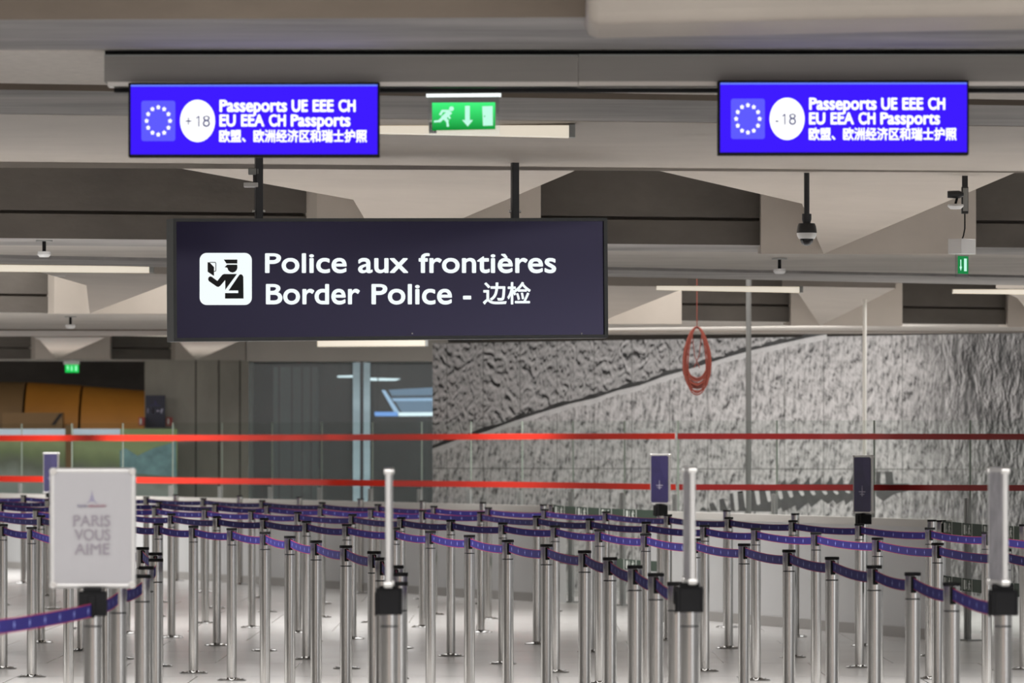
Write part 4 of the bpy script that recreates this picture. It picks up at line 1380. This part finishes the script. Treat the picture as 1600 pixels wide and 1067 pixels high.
def pod(x0, x1, yt0, yt1, name, m):
    mb = MB()
    n = 14
    rows = []
    for px, yt in ((x0, yt0), (x1, yt1)):
        ring = []
        zt = P(px, yt, Yo).z; zb = 1.05
        for k in range(n + 1):
            a = math.pi / 2 * k / n
            h = (zt - zb)
            ring.append(Vector((P(px, 600, Yo).x - o.x, (1 - math.cos(math.pi / 2 - a)) * 0 - math.cos(a - math.pi / 2) * 0 + (-.9 * math.sin(a) + .9), zb + h * math.cos(a))))
        ring.append(Vector((ring[0].x, 1.2, zb))); ring.insert(0, Vector((ring[0].x, 1.2, ring[0].z)))
        rows.append([mb.bm.verts.new(p) for p in ring])
    A, B = rows
    for k in range(len(A) - 1):
        f = mb.bm.faces.new((A[k], A[k + 1], B[k + 1], B[k])); f.smooth = True
    mb.bm.faces.new(A); mb.bm.faces.new(list(reversed(B)))
    return mb.build(name, m, r)


pod(36, 120, 596, 601, 'cladding_section', M['orange'])
pod(124, 224, 602, 609.5, 'cladding_section', M['orange'])
pod(-160, 32, 594, 596, 'cladding_section', M['orange_dark'])
mb = MB(); a, b2 = P(6, 668, Yo), P(100, 645, Yo); mb.box((a.x - o.x, -.25, 1.05), (b2.x - o.x, .0, b2.z)); q = mb.build('box_section', M['orange_dark'], r)
mb = MB(); a, b2 = P(80, 664, Yo - .26), P(93, 646, Yo - .26); mb.poly([(a.x - o.x, -.26, a.z), (a.x - o.x + .05, -.26, a.z), (b2.x - o.x + .05, -.26, b2.z), (b2.x - o.x, -.26, b2.z)]); mb.build('seam', M['dark_line'], q, normals=False)
mb = MB()
for px in (10, 110, 214):
    q = P(px, 700, Yo); mb.box((q.x - o.x - .06, .3, 0), (q.x - o.x + .06, .5, 1.1))
mb.build('support', M['orange_dark'], r)


def advert():
    m = bpy.data.materials.new('meadow_print'); m.use_nodes = True
    N, L = nodes(m); b = N['Principled BSDF']; b.inputs['Roughness'].default_value = .5
    t = N.new('ShaderNodeTexCoord'); s = N.new('ShaderNodeSeparateXYZ'); L.new(t.outputs['Generated'], s.inputs[0])
    n = N.new('ShaderNodeTexNoise'); n.inputs['Scale'].default_value = 3.5; n.inputs['Detail'].default_value = 6
    mp = N.new('ShaderNodeMapping'); mp.inputs['Scale'].default_value = (2.2, 1, 1.2); L.new(t.outputs['Generated'], mp.inputs[0]); L.new(mp.outputs[0], n.inputs['Vector'])
    a = N.new('ShaderNodeMath'); a.operation = 'MULTIPLY_ADD'; a.inputs[1].default_value = .20; L.new(n.outputs['Fac'], a.inputs[0]); L.new(s.outputs['Z'], a.inputs[2])
    x = N.new('ShaderNodeMath'); x.operation = 'MULTIPLY_ADD'; x.inputs[1].default_value = .14; L.new(s.outputs['X'], x.inputs[0]); L.new(a.outputs[0], x.inputs[2])
    r = N.new('ShaderNodeValToRGB')
    st = [(.0, (.22, .25, .24)), (.62, (.27, .33, .31)), (.78, (.34, .38, .34)), (.88, (.17, .19, .14)), (.96, (.22, .28, .13)), (1.06, (.34, .42, .20)), (1.2, (.30, .40, .18))]
    st = [(p / 1.25, c) for p, c in st]
    while len(r.color_ramp.elements) < len(st): r.color_ramp.elements.new(.5)
    for e, (p, c) in zip(r.color_ramp.elements, st): e.position = p; e.color = (*c, 1)
    y = N.new('ShaderNodeMath'); y.operation = 'DIVIDE'; y.inputs[1].default_value = 1.25; L.new(x.outputs[0], y.inputs[0])
    L.new(y.outputs[0], r.inputs[0]); L.new(r.outputs[0], b.inputs['Base Color'])
    return m


Ya = 75.6
r = empty('meadow_billboard', Vector((P(110, 703, Ya).x, Ya, 0))); tag(r, 'wide printed meadow panel with pale sky behind the glass screen', 'billboard')
o = r.location
a, b2 = P(-55, 668.5, Ya), P(277, 668.5, Ya)
zt = P(0, 670, Ya).z
mb = MB(); mb.box((a.x - o.x, 0, 0), (b2.x - o.x, .06, zt)); mb.build('print', advert(), r)
mb = MB()
for x0, x1, y0, y1 in ((-55, 102, 670, 680.5), (114, 188, 670, 679)):
    a, b2 = P(x0, y1, Ya), P(x1, y0, Ya); mb.poly([(a.x - o.x, -.004, a.z), (b2.x - o.x, -.004, a.z), (b2.x - o.x, -.004, b2.z), (a.x - o.x, -.004, b2.z)])
mb.build('sky_print', mat('pale_sky_print', (.62, .72, .82), .5, var=.08, scale=3, emit=(.55, .68, .8), estr=.25), r, normals=False)
mb = MB(); a, b2 = P(103, 740, Ya), P(113, 664, Ya); mb.box((a.x - o.x, -.05, 0), (b2.x - o.x, .02, b2.z)); mb.build('upright', M['orange_dark'], r)
mb = MB(); a, b2 = P(190, 742, Ya), P(275, 700, Ya)
mb.poly([(P(x, 700, Ya).x - o.x, -.006, P(x, y, Ya).z) for x, y in ((188, 738), (187, 704), (196, 700), (215, 712), (240, 700), (275, 690), (276, 745))]); mb.build('water_print', mat('turquoise_print', (.20, .36, .38), .5, var=.3, scale=5), r, normals=False)

# navy gate sign and red notices on the column
pg = Plane(243, 642, 76.2)
r = pg.root('gate_sign'); tag(r, 'small navy gate sign with white figures on the concrete column', 'sign')
mb = MB(); q = pg.pts([(227.5, 617.5), (258, 617.5), (258, 668), (227.5, 668)], 0); mb.hexa(q + [v + Vector((0, .06, 0)) for v in q]); mb.build('panel', mat('gate_navy', (.028, .028, .055), .5), r)
mb = MB(); gp = lambda x, y, k: (lambda tz: Vector((tz[0], -.003, tz[1])))(pg.t(x, -y))
write(mb, '2', 237.2, 241.5, -645.5, -638, gp, bold=.4)
for s_ in (ellipse(246.5, 642, 2.2, 1.4, 10), [(251, 640), (254, 638), (255, 639), (252.5, 646), (251, 646)], [(230.5, 638), (231.8, 638), (231.8, 645), (230.5, 645)]):
    mb.poly(pg.pts(s_, .003))
mb.build('figures', M['poster_text'], r, normals=False)
mb = MB(); mb.poly(pg.pts([(242.5, 624), (243.5, 628), (245.5, 631.5), (240, 631.5), (241.7, 628)], .003)); mb.poly(pg.pts([(234, 633), (251, 633), (251, 634), (234, 634)], .003)); mb.build('emblem', M['poster_shape'], r, normals=False)
for px, Yn, lab in ((221, 76.0, 'small red and white notice, left of the navy gate sign'), (264, 76.3, 'small red and white notice, right of the navy gate sign')):
    pn = Plane(px, 659, Yn)
    r = pn.root('safety_notice'); tag(r, lab, 'notice', 'red notices by the gate sign')
    mb = MB(); q = pn.pts([(px - 4.5, 652), (px + 4.5, 652), (px + 4.5, 665), (px - 4.5, 665)], 0); mb.hexa(q + [v + Vector((0, .22, 0)) for v in q]); mb.build('plate', mat('notice_red', (.42, .05, .04), .5), r)
    mb = MB(); mb.poly(pn.pts([(px - 2.5, 654), (px + .5, 654), (px + .5, 663), (px - 2.5, 663)], .003)); mb.build('print', M['pict_white'], r, normals=False)

# dark glazed room
Yg = 72.5
a, b2 = P(383, 564, Yg), P(700, 564, Yg)
mb = MB(); z0_, z1_ = P(0, 565, Yg).z, 3.5
mb.box((P(386, 0, Yg).x, Yg - .1, z0_), (b2.x, Yg + .2, z1_)); struct(mb.build('wall_header', mat('header_band', (.115, .105, .092), .7, var=.08, scale=1)))
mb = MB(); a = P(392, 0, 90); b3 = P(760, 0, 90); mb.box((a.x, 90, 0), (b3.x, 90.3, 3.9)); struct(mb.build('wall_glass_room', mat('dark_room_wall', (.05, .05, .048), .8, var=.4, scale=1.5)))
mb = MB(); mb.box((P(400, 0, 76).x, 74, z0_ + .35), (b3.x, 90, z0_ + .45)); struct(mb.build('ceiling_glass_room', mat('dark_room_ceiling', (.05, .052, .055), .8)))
# panelled inner wall
mb = MB(); q0, q1 = P(427, 0, 80), P(496, 0, 80); mb.box((q0.x, 80, 0), (q1.x, 80.5, P(0, 573, 80).z))
for px in (436, 456, 472, 486):
    q = P(px, 0, 80); mb.box((q.x - .01, 79.99, 0), (q.x + .01, 80.01, P(0, 573, 80).z), mi=1)
struct(mb.build('wall_panelled', [mat('grey_panel', (.125, .135, .135), .6, var=.12, scale=1), M['dark_line']]))
# room glazing
gx = [(396, 552), (552.5, 563), (567, 578), (578.5, 700)]
for i, (x0, x1) in enumerate(((388, 556), (573, 700))):
    a, b2 = P(x0, 0, Yg), P(x1, 0, Yg)
    mb = MB(); mb.box((a.x, Yg + .02, .02), (b2.x, Yg + .035, z0_))
    tag(mb.build('room_glazing', M['glass_room']), ['dark room glazing beside the concrete column', 'dark room glazing beside the rock mural'][i], 'glazing', 'glazing of the dark room')
a, b2 = P(563.5, 0, Yg), P(567.5, 0, Yg)
mb = MB(); mb.box((a.x, Yg - .05, 0), (b2.x, Yg + .1, z0_)); tag(mb.build('glazing_mullion', M['blackmetal']), 'dark mullion between two bright glass fins of the dark room', 'mullion')
fin = mat('pale_glass_fin', (.20, .275, .31), .25, var=.3, scale=1.6, stretch=(.2, .2, 1))
for i, (x0, x1) in enumerate(((551.5, 562.8), (568, 578.5))):
    a, b2 = P(x0, 0, Yg - .02), P(x1, 0, Yg - .02)
    mb = MB(); mb.box((a.x, Yg - .06, 0), (b2.x, Yg + .0, z0_ - .01)); tag(mb.build('glass_fin', fin), ['pale blue glass fin, left of the dark mullion', 'pale blue glass fin, right of the dark mullion'][i], 'glass fin', 'glass fins of the dark room')

lampc = emission('cool_lamp', (.92, .98, 1.0), 2.0)
lampb = emission('blue_lamp', srgb(120, 165, 235), 1.7)
Yi = 82.0


def lamp_strip(pts, m, label, name='tube_lamp', Yi=82.0):
    c0 = P(*pts[0], Yi)
    r = empty(name, c0); tag(r, label, 'lamp', 'lamps in the dark room')
    mb = MB(); q = [P(x, y, Yi) - c0 for x, y in pts]; mb.hexa(q + [v + Vector((0, .1, 0)) for v in q]); mb.build('tube', m, r)
    mb = MB(); mb.tube([q[0] + Vector((.05, .05, 0)), Vector((q[0].x + .05, .05, z0_ + .4 - c0.z))], .008, 6); mb.build('hanger', M['black'], r)
    return r


lamp_strip([(527, 587.2), (561, 586), (561, 589.5), (527, 589.5)], lampc, 'white tube lamp in the dark room, left of the glass fins')
lamp_strip([(566, 590), (626, 591.5), (618, 594.5), (566, 594.5)], lampc, 'white tube lamp in the dark room, right of the glass fins')
lamp_strip([(585, 643.5), (620, 643.5), (622, 650), (586, 650)], lampb, 'short blue lamp at the foot of the lit canopy', Yi=81.7)
r = empty('lit_canopy', P(640, 648, Yi + .3)); tag(r, 'blue-white lit canopy sloping inside the dark room', 'canopy')
o = r.location
can = emission('canopy_blue', srgb(118, 138, 162), 1.35)
for pts, m, nm in (([(607, 609), (700, 604), (700, 645), (628, 645)], can, 'slope'), ([(596, 609.5), (601.5, 609.5), (625, 645.5), (618, 647)], emission('canopy_edge', srgb(178, 200, 228), 1.6), 'side_edge'),
                   ([(612, 622.5), (700, 621.5), (700, 626), (615, 626.5)], emission('canopy_band', srgb(168, 192, 222), 1.6), 'light_band'), ([(610, 618), (700, 617), (700, 621), (611, 622)], emission('canopy_seam', srgb(70, 82, 98), 1), 'dark_band'),
                   ([(622, 644.5), (700, 644), (700, 649.5), (623, 650)], lampc, 'lamp_row')):
    dy = {'slope': 0, 'side_edge': -.02, 'light_band': -.03, 'dark_band': -.02, 'lamp_row': -.04}[nm]
    q = [P(x, y, Yi + .3 + dy) - o for x, y in pts]
    mb = MB(); mb.hexa(q + [v + Vector((0, .08, 0)) for v in q]); mb.build(nm, m, r)
mb = MB(); q = P(660, 700, Yi + .6) - o; mb.box((q.x - .06, .2, -P(640, 648, Yi + .3).z), (q.x + .06, .3, .0)); mb.build('support', M['blackmetal'], r)
